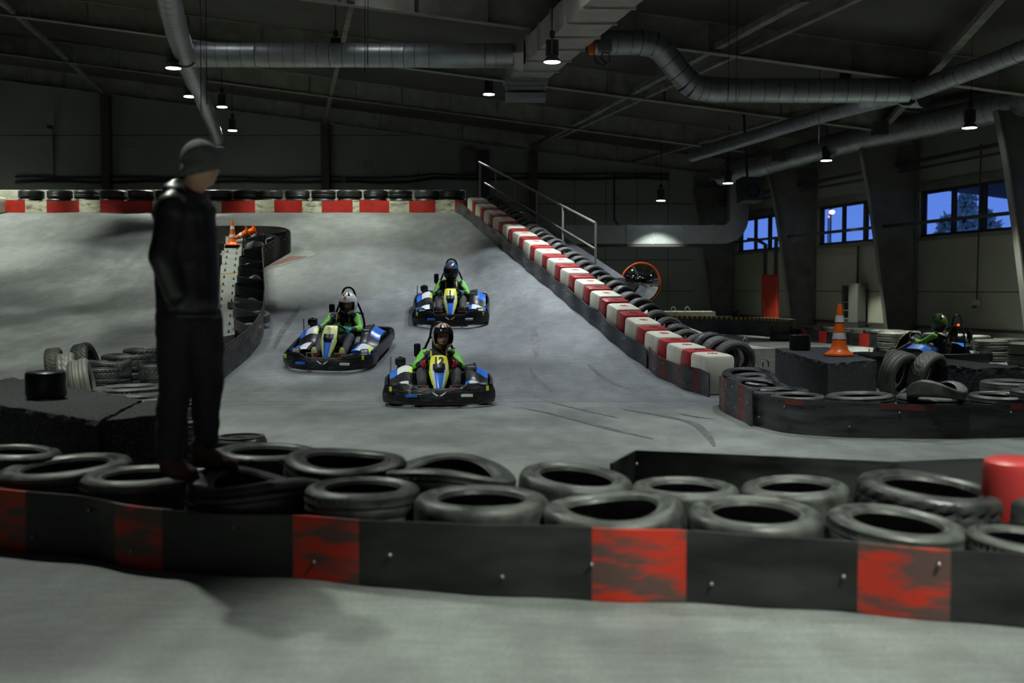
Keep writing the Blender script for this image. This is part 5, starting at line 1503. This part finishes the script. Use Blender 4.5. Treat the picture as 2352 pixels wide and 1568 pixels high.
m=MB(); m.box((0,0,0),(.12,.07,.16),bev=.01); m.obj('box_case',M_sign,root)
m=MB(); m.tube([(0,.02,.08),(0,.02,1.2)],.03,8); m.tube([(0,.0,-.08),(.02,-.0,-.3),(.2,.0,-.42),(.38,0,-.5)],.018,8); m.obj('conduit',M_frame,root)
q=onwall(1962,738,.3); root=thing('control_cabinet','grey control cabinet with an open compartment, blue inside, under the middle window','cabinet',(q.x,q.y,0),(0,0,math.radians(-70)))
m=MB(); m.box((.12,0,.92),(.42,.3,1.84*.62),bev=.01); m.obj('cabinet_body',M_greycab,root,False)
m=MB(); 
for (c_,s_) in (((-.27,.1,.95),(.36,.02,1.0)),((-.27,0,1.44),(.36,.25,.03)),((-.27,0,.46),(.36,.25,.03)),((-.44,0,.95),(.03,.25,1.0)),((-.27,0,.95),(.33,.2,.02)),((-.27,0,.7),(.33,.2,.02))): m.box(c_,s_)
m.obj('shelf_frame',M_greycab,root,False)
m=MB(); m.box((-.25,.05,1.13),(.2,.06,.2)); m.obj('blue_module',mat('blue_module',(.06,.12,.5),.4),root,False)
m=MB(); m.box((0,0,.2),(.7,.28,.39)); m.obj('cabinet_foot',M_frame,root,False)
# back wall furniture
def onback(px,py,off=.05): return P(px,py,BACK-off)
def sign(px,py,w,h,label):
    q=onback(px,py,.03); root=thing('wall_sign',label,'sign',q,group='faded paper signs on the back wall')
    W=w/F*BACK; H=h/F*BACK; m=MB(); m.box((0,0,0),(W,.012,H)); m.obj('sheet',M_sign,root,False)
    for r in range(3):
        m=MB(); m.box((0,-.009,H*(.28-.28*r)),(W*.8,.004,H*.10)); m.obj('text_line',M_colr,root,False)
sign(298,333,34,17,'faded paper sign right of the leftmost rust column'); sign(556,299,32,17,'faded paper sign right of the lowest left lamp'); sign(845,376,33,18,'faded paper sign right of the middle rust column'); sign(1416,455,28,15,'faded paper sign left of the far small lamp')
q=onback(1078,369,.2); root=thing('electrical_box','grey electrical box high on the back wall beside the top of the handrail','cabinet',q)
W=32/F*BACK; H=50/F*BACK; m=MB(); m.box((0,0,0),(W,.3,H),bev=.02); m.obj('box_body',M_greycab,root,False); m=MB(); m.box((0,-.155,0),(W*.88,.015,H*.9)); m.obj('door',M_greycab,root,False)
q=onback(1112,405,.1); m=MB(); m.box((0,0,0),(.42,.16,1.9)); o=m.obj('door_1',M_frame,None,False); o.location=q; o['kind']='structure'
q=onback(117,291,.2); root=thing('security_camera','small dark security camera on the back wall with a cable dropping from it','camera',q)
m=MB(); m.tube([(0,-.22,-.02),(0,.05,0)],.07,12); m.obj('camera_body',M_frame,root); m=MB(); m.tube([(0,.1,0),(.02,.14,-.1),(.02,.15,-2.1)],.02,8); m.obj('cable',M_cable,root)
q=onback(790,412,.1); m=MB(); m.lathe([(.001,0),(.1,0),(.1,.06),(.001,.07)],16,M=Matrix.Rotation(PI/2,4,'X')); o=m.obj('junction_box',M_greycab); o.location=q; tag(o,'small round junction box on the cable bundle right of the middle column','junction box')
m=MB(); m.tube([P(1411,400,BACK-.1),P(1411,505,BACK-.1),P(1430,530,BACK-.1)],.03,8); tag(m.obj('wall_conduit',M_cable),'vertical conduit on the back wall left of the far small lamp','cable')
# hanging wires
for k,(px,py,Y,l,r) in enumerate(((838,165,19,'thin wire hanging left of centre above the round duct, longer one',.006),(845,150,19,'thin wire hanging left of centre above the round duct, shorter one',.006),(1672,230,18,'left one of two thin wires crossing the stepped duct',.005),(1690,238,18,'right one of two thin wires crossing the stepped duct',.005),(462,260,21,'thin wire hanging just right of the descending round duct',.008),(475,240,21,'second thin wire hanging right of the descending round duct',.008),(2230,250,21,'thin wire beside the rightmost lamp',.005),(1880,330,23,'thin wire in front of the middle lamp on the right',.005))):
    q=P(px,py,Y); zt=zbeam(q.x)+DECK
    m=MB(); m.tube([q,Vector((q.x+.01,q.y,(q.z+zt)/2)),Vector((q.x,q.y,zt))],r,6); tag(m.obj('hanging_wire',M_cable),l,'wire')
# rubber marks on the track
M_skid=mat('rubber_streak',(.05,.053,.055),.55,col2=(.14,.145,.145),scale=9,amt=.9)
def skid(pts,w,parent):
    q=catmull([R(x,y,.0) for x,y in pts],.15); K=len(q); rg=[]
    for i,p in enumerate(q):
        t=(q[min(i+1,K-1)]-q[max(i-1,0)]).normalized(); n=Vector((-t.y,t.x,0))*w/2*(.3+.7*math.sin(PI*min(1,max(0,i/(K-1)))))
        rg.append([Vector(((p+s*n).x,(p+s*n).y,zs((p+s*n).x,(p+s*n).y)+e)) for s,e in((-1,.0035),(0,.0045),(1,.0035))])
    m=MB(); m.loft(rg,closed=False); return m.obj('tyre_mark',M_skid,parent,False,fix=False)
for pts,w in (([(1205,938),(1290,955),(1400,985),(1500,1008)],.10),([(1430,940),(1520,955),(1590,972),(1625,1000),(1640,1025)],.09),([(1218,845),(1228,868),(1250,885),(1275,905)],.10),([(1352,838),(1385,868),(1430,890),(1475,900)],.09),([(1225,755),(1230,790),(1232,820)],.14),([(1180,885),(1290,930),(1420,960)],.05),([(1560,950),(1600,958),(1640,962)],.05),([(690,700),(650,760),(630,800)],.12)):
    skid(pts,w,ramp)
M_line=mat('worn_line',(.30,.30,.25),.7,col2=(.17,.18,.17),scale=6,amt=.95)
def thin(pts,w):
    q=catmull([R(x,y,0) for x,y in pts],.3); rg=[]
    for p in q: rg.append([Vector((p.x,p.y+s,zs(p.x,p.y+s)+.004)) for s in(-w,w)])
    m=MB(); m.loft(rg,closed=False); m.obj('floor_joint',M_line,ramp,False,fix=False)
thin([(530,902),(760,903),(1000,906),(1250,905),(1560,916)],.008)
thin([(500,945),(760,946),(1000,941)],.006)
# ================================================================== outside, seen through the windows
M_leaf=mat('tree_foliage',(.36,.42,.34),.9); M_bark=mat('tree_bark',(.04,.035,.03),.9)  # foliage colour lightened to stand in for hazy distance
def tree(px,py,Y,H,W,label):
    q=P(px,py,Y); root=thing('tree',label,'tree',(q.x,q.y,0)); rnd=random.Random(int(px))
    m=MB(); m.tube([(0,0,0),(.1,0,H*.5),(0,0,H*.95)],[.25,.16,.05],8); m.obj('trunk',M_bark,root)
    m=MB()
    for k in range(900):
        t=rnd.random()**.8; z=H*(.25+.75*t); rr=W*(1-t)**.7*(.25+.75*rnd.random())+.1; a=rnd.uniform(0,2*PI)
        c=Vector((rr*math.cos(a),rr*math.sin(a),z)); s=rnd.uniform(.12,.38)
        d1=Vector((rnd.uniform(-1,1),rnd.uniform(-1,1),rnd.uniform(-1,1)))*s; d2=Vector((rnd.uniform(-1,1),rnd.uniform(-1,1),rnd.uniform(-1,1)))*s
        m.add([c,c+d1,c+d1+d2,c+d2],[(0,1,2,3)])
    m.obj('foliage',M_leaf,root,False,fix=False)
def treetop(px,py,Y): return P(px,py,Y).z
tree(2218,500,60,treetop(2212,440,60),1.2,'tall dark conifer outside seen through the middle pane of the largest window')
tree(2262,500,64,treetop(2262,488,64),2.0,'lower bushy tree outside, right of the conifer')
tree(2176,500,62,treetop(2176,500,62),1.2,'short dark tree outside, left of the conifer')
q=P(1911,487,70); root=thing('street_lamp','lit street lamp outside the middle window','street lamp',(q.x,q.y,0))
m=MB(); m.tube([(0,.3,0),(0,.3,q.z+.2),(0,0,q.z+.25)],.07,8); m.obj('pole',M_frame,root)
m=MB(); m.ell((0,0,q.z),(.17,.17,.12),14,8); m.obj('lamp_globe',mat('street_lamp_glow',(1,.6,.3),.5,emit=(1,.62,.3),es=9),root)
q=P(1905,498,90); root=thing('street_lamp','smaller street lamp glow farther off in the same window','street lamp',(q.x,q.y,0))
m=MB(); m.tube([(0,.3,0),(0,.3,q.z)],.06,8); m.obj('pole',M_frame,root); m=MB(); m.ell((0,0,q.z),(.1,.1,.08),12,8); m.obj('lamp_globe',mat('street_lamp_glow_small',(1,.4,.2),.5,emit=(1,.42,.2),es=3),root)
# ================================================================== world and view
w=bpy.data.worlds.new('world'); SC.world=w; w.use_nodes=True
bg=w.node_tree.nodes['Background']; nt=w.node_tree
tc=nt.nodes.new('ShaderNodeTexCoord'); sx=nt.nodes.new('ShaderNodeSeparateXYZ'); mr=nt.nodes.new('ShaderNodeMapRange'); mx=nt.nodes.new('ShaderNodeMix'); mx.data_type='RGBA'
nt.links.new(tc.outputs['Generated'],sx.inputs[0]); nt.links.new(sx.outputs['Z'],mr.inputs['Value']); mr.inputs['From Min'].default_value=0; mr.inputs['From Max'].default_value=.35
mx.inputs['A'].default_value=(.10,.20,.62,1); mx.inputs['B'].default_value=(.045,.11,.42,1)
nt.links.new(mr.outputs['Result'],mx.inputs['Factor']); nt.links.new(mx.outputs['Result'],bg.inputs[0]); bg.inputs[1].default_value=WORLD
vs=SC.view_settings; vs.view_transform='Standard'; vs.look='None'; vs.gamma=1; vs.use_curve_mapping=False; vs.exposure=EXPO
SC.cycles.max_bounces=5; SC.cycles.diffuse_bounces=2; SC.cycles.glossy_bounces=2; SC.cycles.transmission_bounces=2; SC.cycles.use_adaptive_sampling=True; SC.cycles.adaptive_threshold=.06; SC.cycles.caustics_reflective=False; SC.cycles.caustics_refractive=False; SC.cycles.use_denoising=True
try: SC.cycles.denoiser='OPENIMAGEDENOISE'
except Exception: pass
SC.cycles.sample_clamp_indirect=4
